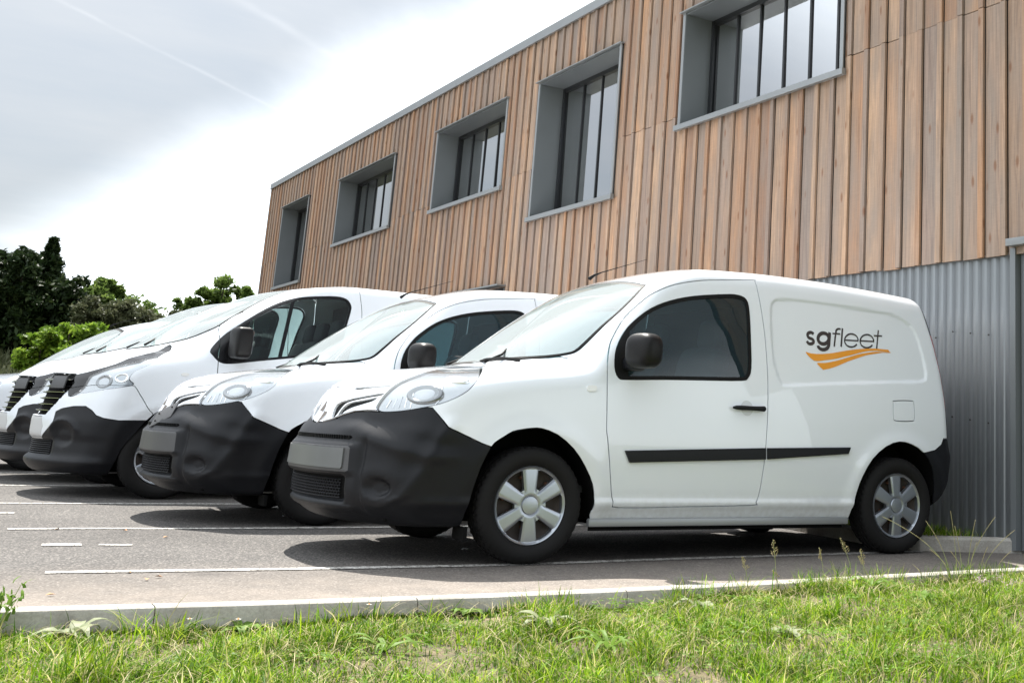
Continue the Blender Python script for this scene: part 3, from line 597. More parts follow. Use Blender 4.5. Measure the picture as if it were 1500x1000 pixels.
    bp = N('ShaderNodeBump'); bp.inputs['Strength'].default_value = .5; bp.inputs['Distance'].default_value = .003; L(noise((60, 60, 3), 1, 6, .65, .8), bp.inputs['Height']); L(bp.outputs[0], b.inputs['Normal'])
    MATS['larch'] = m
larch_mat()
def concrete_mat():
    m, nt, b = nodes('concrete'); N = nt.nodes.new; L = nt.links.new; tc = N('ShaderNodeTexCoord'); P = tc.outputs['Object']
    def noise(s, d=8, r=.6):
        n = N('ShaderNodeTexNoise'); n.inputs['Scale'].default_value = s; n.inputs['Detail'].default_value = d; n.inputs['Roughness'].default_value = r; L(P, n.inputs['Vector']); return n.outputs[0]
    rp = N('ShaderNodeValToRGB'); L(noise(5), rp.inputs[0]); e = rp.color_ramp.elements; e[0].position = .3; e[0].color = (.27, .245, .21, 1); e[1].position = .7; e[1].color = (.46, .44, .40, 1)
    n2 = N('ShaderNodeMapRange'); L(noise(90, 4, .7), n2.inputs[0]); n2.inputs[1].default_value = .3; n2.inputs[2].default_value = .7; n2.inputs[3].default_value = .8; n2.inputs[4].default_value = 1.15
    s_ = N('ShaderNodeVectorMath'); s_.operation = 'SCALE'; L(rp.outputs[0], s_.inputs[0]); L(n2.outputs[0], s_.inputs['Scale'])
    # earth splashed on the lower edge
    sp = N('ShaderNodeSeparateXYZ'); L(P, sp.inputs[0]); k = N('ShaderNodeMapRange'); L(sp.outputs[2], k.inputs[0]); k.inputs[1].default_value = -.05; k.inputs[2].default_value = -.17; k.inputs[4].default_value = 1.3
    kk = N('ShaderNodeMath'); kk.operation = 'MULTIPLY'; kk.use_clamp = True; L(k.outputs[0], kk.inputs[0]); L(noise(9), kk.inputs[1])
    mx = N('ShaderNodeMix'); mx.data_type = 'RGBA'; L(kk.outputs[0], mx.inputs[0]); L(s_.outputs[0], mx.inputs[6]); mx.inputs[7].default_value = (.15, .10, .06, 1)
    L(mx.outputs[2], b.inputs['Base Color']); setp(b, Roughness=.9)
    bp = N('ShaderNodeBump'); bp.inputs['Strength'].default_value = .5; bp.inputs['Distance'].default_value = .004; L(noise(60, 8, .7), bp.inputs['Height']); L(bp.outputs[0], b.inputs['Normal'])
    MATS['concrete'] = m
concrete_mat()
def soil_mat(name, a, bcol, s=6):
    m, nt, b = nodes(name); N = nt.nodes.new; L = nt.links.new; tc = N('ShaderNodeTexCoord')
    n = N('ShaderNodeTexNoise'); n.inputs['Scale'].default_value = s; n.inputs['Detail'].default_value = 10; n.inputs['Roughness'].default_value = .7; L(tc.outputs['Object'], n.inputs['Vector'])
    rp = N('ShaderNodeValToRGB'); L(n.outputs[0], rp.inputs[0]); e = rp.color_ramp.elements; e[0].position = .35; e[0].color = (*a, 1); e[1].position = .65; e[1].color = (*bcol, 1)
    L(rp.outputs[0], b.inputs['Base Color']); setp(b, Roughness=.95)
    bp = N('ShaderNodeBump'); bp.inputs['Strength'].default_value = 1; bp.inputs['Distance'].default_value = .02; L(n.outputs[0], bp.inputs['Height']); L(bp.outputs[0], b.inputs['Normal'])
    MATS[name] = m
soil_mat('soil', (.05, .055, .022), (.19, .145, .085), 9); soil_mat('meadow', (.035, .06, .012), (.12, .13, .04), 1.5)

# ---------------------------------------------------------------- ground
def gz(x, y):
    """height of the grass verge and the land round the car park"""
    x = np.asarray(x, float); y = np.asarray(y, float)
    z = -.078+.044*sst(x, -2.0, 1.6)
    z = z-.02*sst(-y, 1.2, 3.0)+.012*np.sin(x*3.1+y*1.7)+.010*np.sin(x*7.3-y*4.1)
    return z
KERB = [(-9, -.30), (-6, -.55), (-3.6, -.76), (-2.37, -.885), (-1.57, -.985), (-.57, -1.055), (.75, -1.05), (1.8, -.995), (2.95, -.945), (4.5, -.88), (7, -.80), (12, -.7)]
kerb_line = catmull(KERB, 4, False)
def kerb_y(x): return np.interp(x, kerb_line[:, 0], kerb_line[:, 1])
# land sheet: everything outside the car park, out to the horizon
xs = np.concatenate([[-900, -400, -150, -60, -30], np.arange(-16, 16.1, .5), [30, 60, 150, 400, 900]])
ys = np.concatenate([[-900, -300, -100, -40, -20], np.arange(-10, 0.1, .25), np.arange(2, 66, 2), [80, 120, 200, 400, 900]])
X, Y = np.meshgrid(xs, ys, indexing='ij')
Zt_ = np.where(Y < 0, gz(X, Y), -.2); Zt_ = np.where((Y > kerb_y(X)-.02) & (Y < 26), -.25, Zt_)
Zt_ = Zt_+2.4*sst(Y, 27, 37)+.25*np.sin(X*.35)*sst(Y, 30, 40)+1.5*sst(Y, 50, 120)
V = np.stack([X.ravel(), Y.ravel(), Zt_.ravel()], -1); nx_, ny_ = X.shape
F = [(i*ny_+j, (i+1)*ny_+j, (i+1)*ny_+j+1, i*ny_+j+1) for i in range(nx_-1) for j in range(ny_-1)]
o = mesh_np('ground', V, F, 'soil', None, smooth=True); tag(o, kind='structure')
o.data.materials.append(MATS['meadow'])
mi = np.array([1 if (ys[min(f[0] % ny_, ny_-1)] > 25 or ys[f[0] % ny_] < -8) else 0 for f in F], np.int32)
if len(o.data.polygons) == len(mi): o.data.polygons.foreach_set('material_index', mi)
# car park
V = []; F = []
kx = np.concatenate([[-60], np.arange(-9, 12.01, .25), [40]])
for x in kx: V += [(x, float(kerb_y(x))+.045, 0), (x, 27.5, 0)]
for i in range(len(kx)-1): F.append((2*i, 2*i+2, 2*i+3, 2*i+1))
tag(mesh_np('car_park', V, F, 'asphalt'), kind='structure')
# kerb stones along the verge: one stone a metre
kb = empty('kerb', (0, 0, 0), label='pale concrete kerb between the car park and the grass verge', cat='kerb')
xk = np.arange(-9, 11.9, 1.0)
for x in xk:
    bm = bmesh.new(); seg = np.linspace(x+.0025, x+.9975, 6); rings = []
    for sx in seg:
        y = float(kerb_y(sx)); prof = [(y-.062, -.34), (y-.060, -.008), (y-.052, .006), (y-.040, .012), (y+.035, .012), (y+.042, .006), (y+.043, -.10)]
        rings.append([bm.verts.new((sx, a, b)) for a, b in prof])
    for a, b in zip(rings, rings[1:]):
        for k in range(len(a)-1): bm.faces.new((a[k], a[k+1], b[k+1], b[k]))
    bm.faces.new(rings[0]); bm.faces.new(rings[-1][::-1]); bmesh.ops.recalc_face_normals(bm, faces=bm.faces)
    from_bm('kerb_stone', bm, 'concrete', kb, True, 30)
# painted bay lines
def strip(name, pts, w, z=.004):
    P = catmull(pts, 6, False) if len(pts) > 2 else np.array(pts, float); V = []; F = []
    for i in range(len(P)):
        t = P[min(i+1, len(P)-1)]-P[max(i-1, 0)]; t = t/np.hypot(*t); n = np.array([-t[1], t[0]])
        for s_ in (1, -1):
            q = P[i]+n*s_*w/2; V.append((q[0], q[1], z))
    for i in range(len(P)-1): F.append((2*i, 2*i+1, 2*i+3, 2*i+2))
    o = mesh_np(name, V, F, 'road_paint'); tag(o, kind='structure'); return o
strip('bay_line', [(-2.26, .275), (-1.29, .150), (-.6, .085), (-.07, .055), (1.06, .095), (2.0, .10), (3.0, .115)], .085)
strip('bay_line', [(-2.27, 2.49), (-1.8, 2.47), (-.63, 2.37), (3.2, 2.38)], .085)
strip('bay_line', [(-2.6, 4.70), (-.67, 4.60), (3.2, 4.60)], .085)
strip('bay_line', [(-2.4, 6.95), (3.2, 6.9)], .085); strip('bay_line', [(-2.4, 9.2), (3.2, 9.15)], .085)
strip('worn_mark', [(-2.17, 1.52), (-1.98, 1.50)], .12); strip('worn_mark', [(-1.90, 1.47), (-1.74, 1.42)], .06); strip('worn_mark', [(-2.45, 3.75), (-2.15, 3.72)], .10)

# ---------------------------------------------------------------- office building
XF = 3.66; XG = 4.02
bld = empty('office_building', (XF, 10, 0), label='larch-clad office building with deep grey window boxes over a corrugated metal base', cat='building')
bld.location = (0, 0, 0)
WIN = [(20.15, 22.30, 3.52, 5.35, 3), (14.56, 17.85, 4.05, 5.34, 6), (9.65, 12.42, 4.05, 5.35, 5), (6.25, 8.53, 3.46, 5.34, 4), (1.93, 4.73, 4.03, 5.33, 6)]
LINT = [(9.22, 11.9, 2.58)]
PITCH = .2355; YL, YR = 23.72, -3.0
unit = {}
def unit_box(w, d, h):
    k = (round(w, 3), round(d, 3), round(h, 2))
    if k not in unit:
        bm = bmesh.new(); bm_box(bm, (0, 0, k[2]/2), (k[1], k[0], k[2])); me = bpy.data.meshes.new('board'); bm.to_mesh(me); bm.free(); me.materials.append(MATS['larch']); unit[k] = me
    return unit[k]
def put(name, w, d, x, y, z0, z1):
    if z1-z0 < .03: return
    o = bpy.data.objects.new(name, unit_box(w, d, z1-z0)); o.location = (x, y, z0); COL.objects.link(o); o.parent = bld
    return o
def spans(y0, y1, a, b):
    """vertical spans of [a, b] left free by windows for the strip y0..y1"""
    out = [(a, b)]
    for (w0, w1, z0, z1) in [(w[0]-.03, w[1]+.03, w[2]-.03, w[3]+.03) for w in WIN]+[(l[0], l[1], 0, l[2]) for l in LINT]:
        if y1 > w0 and y0 < w1:
            new = []
            for p, q_ in out:
                if z1 <= p or z0 >= q_: new.append((p, q_)); continue
                if z0 > p: new.append((p, z0))
                if z1 < q_: new.append((z1, q_))
            out = new
    return out
rb = random.Random(3)
ncol = int((YL-YR)/PITCH)
for i in range(ncol):
    y1 = YL-i*PITCH; yc = y1-PITCH/2; pr = rb.uniform(-.003, .004)
    for (a, b) in ((2.14+rb.uniform(-.008, .008), 4.146), (4.152, 6.05)):
        # a board cut by a window edge is narrowed rather than dropped
        ya, yb = y1-PITCH+.010, y1-.037
        # boards beside a window are cut lengthwise to its edge
        cuts = [(w0-.03, w1+.03, z0-.03, z1+.03) for (w0, w1, z0, z1, _) in WIN]+[(l[0], l[1], 0, l[2]) for l in LINT]
        part = [c_ for c_ in cuts if c_[0] < yb and c_[1] > ya and not (c_[0] <= ya and c_[1] >= yb) and c_[2] < b and c_[3] > a]
        for p, q_ in spans(ya, yb, a, b): put('board', yb-ya, .022, XF+.011-pr, (ya+yb)/2, p, q_)
        for c_ in part:
            la, lb = (ya, c_[0]) if c_[0] > ya else (c_[1], yb)
            if lb-la > .015: put('board', lb-la, .022, XF+.011-pr, (la+lb)/2, max(a, c_[2]), min(b, c_[3]))
        for p, q_ in spans(y1-.018, y1+.018, a, b): put('batten', .054, .024, XF-.012+rb.uniform(-.002, .002), y1+rb.uniform(-.003, .003), p, q_)
# wall sheet behind the boards, in pieces round the window openings
def wall_piece(y0, y1, z0, z1, x=XF+.035, name='wall', mat='room_dark', d=.02): box(name, (x, (y0+y1)/2, (z0+z1)/2), (d, y1-y0, z1-z0), mat, bld)
ed = sorted({YR, YL}|{v for w in WIN for v in w[:2]})
for a, b in zip(ed, ed[1:]):
    w = [w for w in WIN if w[0] <= a+1e-6 and w[1] >= b-1e-6]
    if w: wall_piece(a, b, 2.16, w[0][2]-.01); wall_piece(a, b, w[0][3]+.01, 6.04)
    else: wall_piece(a, b, 2.16, 6.04)
box('end_wall', (9, YL+.01, 3.05), (10.66, .02, 6.06), 'zinc', bld)
box('flat_roof', (9, (YL+YR)/2, 6.07), (10.6, YL-YR, .04), 'zinc', bld)
box('back_wall', (14.3, (YL+YR)/2, 3.0), (.1, YL-YR, 6.0), 'zinc', bld)
# roof edge flashing in lengths
yy = YL+.06
while yy > YR:
    y0 = max(yy-3.0, YR)
    bm = bmesh.new(); prof = [(XF-.052, 6.005), (XF-.052, 6.125), (XF-.044, 6.137), (XF+.30, 6.145), (XF+.30, 6.10)]
    A = [bm.verts.new((x, yy-.002, z)) for x, z in prof]; B = [bm.verts.new((x, y0+.002, z)) for x, z in prof]
    for k in range(len(prof)-1): bm.faces.new((A[k], A[k+1], B[k+1], B[k]))
    bm.faces.new(A); bm.faces.new(B[::-1]); C1 = bm.verts.new((XF-.018, yy-.002, 6.005)); C2 = bm.verts.new((XF-.018, y0+.002, 6.005)); bm.faces.new((A[0], B[0], C2, C1))
    bmesh.ops.recalc_face_normals(bm, faces=bm.faces); from_bm('roof_flashing', bm, 'zinc_light', bld); yy = y0
box('corner_trim', (XF-.008, YL+.018, 4.08), (.05, .03, 3.90), 'zinc', bld)
# windows
for wi, (y0, y1, z0, z1, npan) in enumerate(WIN):
    w = empty('window', (0, 0, 0)); w.parent = bld
    t = .012; xm = (XF-.03+XG)/2; dx = XG-XF+.03
    box('reveal', (xm, y1-t/2, (z0+z1)/2), (dx, t, z1-z0), 'zinc', w); box('reveal', (xm, y0+t/2, (z0+z1)/2), (dx, t, z1-z0), 'zinc', w)
    box('soffit', (xm, (y0+y1)/2, z1-t/2), (dx-.002, y1-y0-.03, t), 'zinc', w)
    # casing on the face
    for yc in (y0-.018, y1+.018): box('casing', (XF-.032, yc, (z0+z1)/2), (.012, .050, z1-z0+.02), 'zinc_light', w)
    box('head_drip', (XF-.045, (y0+y1)/2, z1+.016), (.06, y1-y0+.15, .012), 'zinc_light', w)
    bm = bmesh.new(); bm_box(bm, (XF-.048, (y0+y1)/2, z0-.028), (.045, y1-y0+.15, .058)); from_bm('sill', bm, 'zinc_light', w)
    box('sill_board', (xm, (y0+y1)/2, z0+.004), (dx-.01, y1-y0-.03, .012), 'zinc', w)
    # dark frame, mullions, panes
    fw_ = .055
    for yc in (y0+.012+fw_/2, y1-.012-fw_/2): box('sash_frame', (XG-.02, yc, (z0+z1)/2), (.06, fw_, z1-z0-.03), 'window_frame', w)
    for zc in (z0+.01+fw_/2, z1-.012-fw_/2): box('sash_frame', (XG-.018, (y0+y1)/2, zc), (.056, y1-y0-.03-2*fw_, fw_), 'window_frame', w)
    a, b = y0+.012+fw_, y1-.012-fw_; pw = (b-a)/npan
    for i in range(1, npan): box('mullion', (XG-.018, a+i*pw, (z0+z1)/2), (.022, .028, z1-z0-2*fw_-.03), 'window_frame', w)
    rp = random.Random(wi)
    for i in range(npan):
        p_ = box('pane', (0, 0, 0), (.006, pw-.034, z1-z0-2*fw_-.03), 'pane_glass', w); p_.location = (XG-.010, a+(i+.5)*pw, (z0+z1)/2); p_.rotation_euler = (0, R(rp.uniform(-.35, .35)), R(rp.uniform(-.35, .35)))
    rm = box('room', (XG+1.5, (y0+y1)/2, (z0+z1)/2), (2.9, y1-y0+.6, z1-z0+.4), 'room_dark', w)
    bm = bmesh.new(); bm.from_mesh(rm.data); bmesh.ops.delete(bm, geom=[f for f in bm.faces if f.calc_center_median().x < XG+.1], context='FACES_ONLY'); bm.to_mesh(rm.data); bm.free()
    # pale vertical blinds drawn to part of the width
    for i in range(int((y1-y0)/.13)):
        if rp.random() < (.55 if wi in (2, 3) else .25): box('blind_slat', (XG+.12, y0+.1+i*.13, (z0+z1)/2), (.012, .105, z1-z0-.2), 'curtain', w)
# lower base: corrugated sheets
cor_unit = None
def corrugated(y_hi, y_lo, z0=.02, z1=2.17, x=XF+.045):
    n = max(1, int(round((y_hi-y_lo)/.095))); V = []; F = []; ys_ = []
    p = (y_hi-y_lo)/n
    for i in range(n):
        b = y_hi-i*p; ys_ += [(b, 0), (b-p*.42, 0), (b-p*.50, -.0075), (b-p*.56, -.0085), (b-p*.84, -.0085), (b-p*.90, -.0075), (b-p*.98, 0)]
    ys_.append((y_lo, 0))
    for y, dx_ in ys_: V += [(x+dx_, y, z0), (x+dx_, y, z1)]
    for i in range(len(ys_)-1): F.append((2*i, 2*i+1, 2*i+3, 2*i+2))
    o = mesh_np('metal_sheet', V, F, 'metal_sheet_mat', bld); return o
simple('metal_sheet_mat', (.245, .26, .275), .33, metal=.55, var=.05, vscale=2)
y = -.125
sheet_n = 0
while y < 23.6:
    y2 = min(y+.95, 23.7)
    if not (y2 > 9.22 and y < 11.9): corrugated(y2, y+.002, x=XF+.045+.001*(sheet_n % 2))
    y = y2; sheet_n += 1
box('base_wall', (XF+.10, (YL+.0)/2, 1.08), (.05, YL-.1, 2.14), 'room_dark', bld)
bm = bmesh.new()
for zz in (.9, 1.55):
    for i in range(0, 60): bmesh.ops.create_cone(bm, cap_ends=True, segments=6, radius1=.007, radius2=.005, depth=.008, matrix=Matrix.Translation((XF+.022, .045+.095*(2*i+1)-.02, zz+.02*((i*7) % 3)))@Matrix.Rotation(R(90), 4, 'Y'))
tag(from_bm('sheet_screw', bm, 'steel_dark', bld), kind='stuff')
# door recess at the right end and its lintel, second lintel behind the vans
box('door_jamb', (XF+.02, -.152, 1.10), (.06, .052, 2.16), 'zinc', bld); box('door_leaf', (XF+.06, -1.1, 1.10), (.04, 2.15, 2.16), 'dark_panel', bld) if False else None
simple('dark_panel', (.19, .20, .215), .4, metal=.3)
box('door_leaf', (XF+.06, -1.26, 1.09), (.04, 2.14, 2.14), 'dark_panel', bld)
box('lintel', (XF-.03, -1.31, 2.215), (.09, 2.34, .055), 'zinc_light', bld, .004)
box('lintel', (XF-.06, 10.5, 2.595), (.16, 2.62, .022), 'zinc_light', bld)
box('lintel_soffit', (XF+.18, 10.5, 2.575), (.30, 2.52, .012), 'zinc', bld)
box('door_frame', (XF+.35, 10.56, 1.28), (.05, 2.66, 2.56), 'window_frame', bld)
box('door_side', (XF+.16, 9.22, 1.28), (.36, .012, 2.56), 'zinc', bld); box('door_side', (XF+.16, 11.90, 1.28), (.36, .012, 2.56), 'zinc', bld)

# planting strip with its own kerb behind the bays
isl = empty('planter_kerb', (0, 0, 0), label='low concrete kerb round the planting strip at the foot of the metal wall', cat='kerb')
oc = [(3.72, -.17), (3.035, .155), (2.94, .55), (3.10, 1.6), (3.28, 2.8), (3.34, 5.0), (3.36, 9.1)]
for a, b in zip(oc, oc[1:]):
    a = Vector((*a, 0)); b = Vector((*b, 0)); L_ = (b-a).length; n_ = max(1, round(L_/1.0)); d = (b-a)/n_; nrm = Vector((-d.y, d.x, 0)).normalized()
    if nrm.dot(Vector((3.6, 3, 0))-a) < 0: nrm = -nrm
    for i in range(n_):
        p = a+d*i; q_ = a+d*(i+1); g_ = d.normalized()*.003
        bm = bmesh.new(); pr_ = [(0, -.1), (0, .082), (.012, .096), (.095, .100), (.108, .088), (.11, -.1)]
        A = [bm.verts.new(p+g_+nrm*u+Vector((0, 0, z))) for u, z in pr_]; B = [bm.verts.new(q_-g_+nrm*u+Vector((0, 0, z))) for u, z in pr_]
        for k in range(len(pr_)-1): bm.faces.new((A[k], A[k+1], B[k+1], B[k]))
        bm.faces.new(A); bm.faces.new(B[::-1]); bmesh.ops.recalc_face_normals(bm, faces=bm.faces); from_bm('kerb_stone', bm, 'concrete', isl, True, 35)
V = [(x, y, .075) for x, y in [(p[0]+.09, p[1]+.03) for p in oc]]+[(3.70, 9.1, .075), (3.70, .0, .075)]
bm = bmesh.new(); f = bm.faces.new([bm.verts.new(v) for v in V]); bmesh.ops.triangulate(bm, faces=[f], ngon_method='EAR_CLIP'); tag(from_bm('planting_soil', bm, 'soil'), kind='structure')
# ---------------------------------------------------------------- cutting the body surface into parts
MODES = {'side': (np.array([1, 0, 0.]), np.array([0, 0, 1.]), lambda n, T: np.abs(n[:, 1]) > .25),
         'sideall': (np.array([1, 0, 0.]), np.array([0, 0, 1.]), lambda n, T: T[:, :, 1].mean(1) < -.56),
         'rear': (np.array([1, 0, 0.]), np.array([0, 0, 1.]), lambda n, T: T[:, :, 0].mean(1) > 2.5),
         'tail': (np.array([1, 0, 0.]), np.array([0, 0, 1.]), lambda n, T: (T[:, :, 0].mean(1) > 2.5) & (T[:, :, 1].mean(1) < -.66)),
         'diag': (np.array([.7071, -.7071, 0]), np.array([0, 0, 1.]), lambda n, T: (n@np.array([-.7071, -.7071, 0]) > .02) & (T[:, :, 0].mean(1) < .6)),
         'front': (np.array([0, -1., 0]), np.array([0, 0, 1.]), lambda n, T: (n[:, 0] < -.12)),
         'top': (np.array([1., 0, 0]), np.array([0, -1., 0]), lambda n, T: (n[:, 2] > .25))}
def offset_poly(P, d):
    P = np.asarray(P, float)
    A = .5*np.sum(P[:, 0]*np.roll(P[:, 1], -1)-np.roll(P[:, 0], -1)*P[:, 1])
    e = np.roll(P, -1, 0)-P; l = np.linalg.norm(e, axis=1, keepdims=True); e = e/np.maximum(l, 1e-9)
    n = np.stack([e[:, 1], -e[:, 0]], 1)*(1 if A > 0 else -1)
    nn = n+np.roll(n, 1, 0); q = np.sum(nn*nn, 1, keepdims=True)
    nn = nn*2/np.maximum(q, .8)
    return P+nn*d
def dedupe(P):
    P = np.asarray(P, float); keep = np.linalg.norm(P-np.roll(P, 1, 0), axis=1) > 1e-4
    return P[keep]
class Cutter:
    def __init__(s, van, h):
        s.van = van; s.T = surface_net(van, h); s.lab = np.zeros(len(s.T), np.int32); s.names = {'body': 0}
    def id(s, n):
        return s.names.setdefault(n, len(s.names))
    def normals(s):
        n = np.cross(s.T[:, 1]-s.T[:, 0], s.T[:, 2]-s.T[:, 0]); return n/np.maximum(np.linalg.norm(n, axis=1, keepdims=True), 1e-12)
    def cut_poly(s, P, mode):
        e1, e2, filt = MODES[mode]; P = dedupe(P)
        def boxes(T):
            a = T@e1; b = T@e2
            return (np.minimum(np.minimum(a[:, 0], a[:, 1]), a[:, 2]), np.maximum(np.maximum(a[:, 0], a[:, 1]), a[:, 2]),
                    np.minimum(np.minimum(b[:, 0], b[:, 1]), b[:, 2]), np.maximum(np.maximum(b[:, 0], b[:, 1]), b[:, 2]))
        x0, x1, z0, z1 = boxes(s.T); lo, hi = P.min(0)-.01, P.max(0)+.01
        near = np.nonzero((x1 > lo[0]) & (x0 < hi[0]) & (z1 > lo[1]) & (z0 < hi[1]))[0]
        near = near[filt(s.normals()[near], s.T[near])]
        c = s.T[near].mean(1); near = near[np.abs(poly_sd(c@e1, c@e2, P)) < .045]
        keep = np.ones(len(s.T), bool); keep[near] = False
        T = s.T[near]; lab = s.lab[near]; x0, x1, z0, z1 = boxes(T)
        for i in range(len(P)):
            A, B = P[i], P[(i+1) % len(P)]
            l_ = np.minimum(A, B)-.004; h_ = np.maximum(A, B)+.004
            idx = np.nonzero((x1 > l_[0]) & (x0 < h_[0]) & (z1 > l_[1]) & (z0 < h_[1]))[0]
            if not len(idx): continue
            d = B-A; nrm = np.array([d[1], -d[0]])/np.hypot(*d)
            S = (np.stack([T[idx]@e1, T[idx]@e2], -1)-A)@nrm; S[np.abs(S) < 1e-6] = 0
            cr = (S.max(1) > 0) & (S.min(1) < 0); idx = idx[cr]; S = S[cr]
            if not len(idx): continue
            new = []; nl = []
            for t, sv, lb in zip(T[idx], S, lab[idx]):
                pos, neg = [], []
                for k in range(3):
                    a, b = t[k], t[(k+1) % 3]; sa, sb = sv[k], sv[(k+1) % 3]
                    if sa >= 0: pos.append(a)
                    if sa <= 0: neg.append(a)
                    if sa*sb < 0:
                        p = a+(b-a)*(sa/(sa-sb)); pos.append(p); neg.append(p)
                for poly in (pos, neg):
                    for k in range(1, len(poly)-1): new.append((poly[0], poly[k], poly[k+1])); nl.append(lb)
            k_ = np.ones(len(T), bool); k_[idx] = False; new = np.array(new); nb = boxes(new)
            T = np.concatenate([T[k_], new]); lab = np.concatenate([lab[k_], np.array(nl, np.int32)])
            x0, x1, z0, z1 = [np.concatenate([o_[k_], n_]) for o_, n_ in zip((x0, x1, z0, z1), nb)]
        s.T = np.concatenate([s.T[keep], T]); s.lab = np.concatenate([s.lab[keep], lab])
    def inside(s, P, mode):
        e1, e2, filt = MODES[mode]; c = s.T.mean(1)
        m = filt(s.normals(), s.T)
        r = np.zeros(len(c), bool); r[m] = poly_sd(c[m]@e1, c[m]@e2, P) < 0
        return r
    def proj(s, P3, mode):
        e1, e2, _ = MODES[mode]; P = np.asarray(P3, float).copy(); P[:, 1] = -np.abs(P[:, 1]); return np.stack([P@e1, P@e2], -1)
    def region(s, name, P, mode, frm=('body',), gap=0., smooth=3, is3d=True, shrink=0.):
        if is3d: P = s.proj(P, mode)
        P = dedupe(P)
        if smooth: P = catmull(P, smooth)
        if shrink: P = offset_poly(P, -shrink)
        src = [s.id(f) for f in frm]
        if gap:
            Po = offset_poly(P, gap/2); Pi = offset_poly(P, -gap/2)
            s.cut_poly(Po, mode); s.cut_poly(Pi, mode)
            ok = np.isin(s.lab, src)
            io = s.inside(Po, mode) & ok; ii = s.inside(Pi, mode) & ok
            s.lab[io & ~ii] = s.id('gap'); s.lab[ii] = s.id(name)
        else:
            s.cut_poly(P, mode); ok = np.isin(s.lab, src); s.lab[s.inside(P, mode) & ok] = s.id(name)
        return P
    def soup(s, name, P=None, mode=None, smooth=3):
        """triangles of a label, or (with P) a copy of every triangle inside the outline"""
        if P is None: return s.T[s.lab == s.id(name)]
        keepT, keepL = s.T, s.lab
        P = s.proj(P, mode) if np.asarray(P).shape[1] == 3 else np.asarray(P, float); P = catmull(dedupe(P), smooth) if smooth else P
        s.cut_poly(P, mode); r = s.T[s.inside(P, mode)]
        s.T, s.lab = keepT, keepL
        return r
def build_part(name, T, van, mat, parent, flange=.012, sides='both', lift=0., recess=0., smooth_n=True):
    """sides: 'sym' one mesh across the centre line, 'near' / 'far' one side, 'both' two meshes"""
    if len(T) == 0: print('EMPTY PART', name); return []
    V, inv = np.unique(np.round(T.reshape(-1, 3), 5), axis=0, return_inverse=True); F = inv.reshape(-1, 3)
    F = F[(F[:, 0] != F[:, 1]) & (F[:, 1] != F[:, 2]) & (F[:, 0] != F[:, 2])]
    N = van.grad(V[:, 0], V[:, 1], V[:, 2]); cen = V[:, 1] > -1e-4; N[cen, 1] = 0; N /= np.linalg.norm(N, axis=1, keepdims=True)
    P = V+N*(lift-recess)
    allV, allN, allF = [P], [N], [F]
    if flange:
        E = np.concatenate([F[:, [0, 1]], F[:, [1, 2]], F[:, [2, 0]]]); key = np.sort(E, 1); u, first, cnt = np.unique(key, axis=0, return_index=True, return_counts=True)
        B = E[first[cnt == 1]]; B = B[~(cen[B[:, 0]] & cen[B[:, 1]])]
        if len(B):
            ids, binv = np.unique(B, return_inverse=True); binv = binv.reshape(-1, 2); nb = len(ids)
            fn = np.zeros((nb, 3)); en = np.cross(P[B[:, 1]]-P[B[:, 0]], N[B[:, 0]]); en /= np.maximum(np.linalg.norm(en, axis=1, keepdims=True), 1e-9)
            np.add.at(fn, binv[:, 0], en); np.add.at(fn, binv[:, 1], en); fn /= np.maximum(np.linalg.norm(fn, axis=1, keepdims=True), 1e-9)
            o = len(P); allV += [P[ids], P[ids]-N[ids]*flange]; allN += [fn, fn]
            a, b = binv[:, 0], binv[:, 1]
            allF += [np.stack([o+b, o+a, o+nb+a], 1), np.stack([o+b, o+nb+a, o+nb+b], 1)]
    V = np.concatenate(allV); N = np.concatenate(allN); F = np.concatenate(allF)
    out = []
    Vm = V*[1, -1, 1]; Nm = N*[1, -1, 1]; Fm = F[:, ::-1]
    if sides == 'sym':
        V = np.concatenate([V, Vm]); N = np.concatenate([N, Nm]); F = np.concatenate([F, Fm+len(Vm)])
        # weld the seam on the centre line so both halves are one surface
        Vr, fi, inv = np.unique(np.round(np.concatenate([V, np.round(N, 2)], 1), 5), axis=0, return_index=True, return_inverse=True)
        F = inv.reshape(-1)[F]; V = V[fi]; N = N[fi]
        out.append(mesh_np(name, V, F, mat, parent, N))
    else:
        if sides in ('near', 'both'): out.append(mesh_np(name, V, F, mat, parent, N))
        if sides in ('far', 'both'): out.append(mesh_np(name, Vm, Fm, mat, parent, Nm))
    return out
def on_side(van, x, z, out=0., sgn=-1, y0=.95):
    """point of the side surface at (x, z)"""
    x = np.atleast_1d(np.asarray(x, float)); z = np.atleast_1d(np.asarray(z, float)); lo = np.full_like(x, .3); hi = np.full_like(x, 1.2)
    for _ in range(30):
        m = (lo+hi)/2; ins = van.f(x, m, z) < 0; lo = np.where(ins, m, lo); hi = np.where(ins, hi, m)
    return np.stack([x, sgn*(lo+out), z], -1)

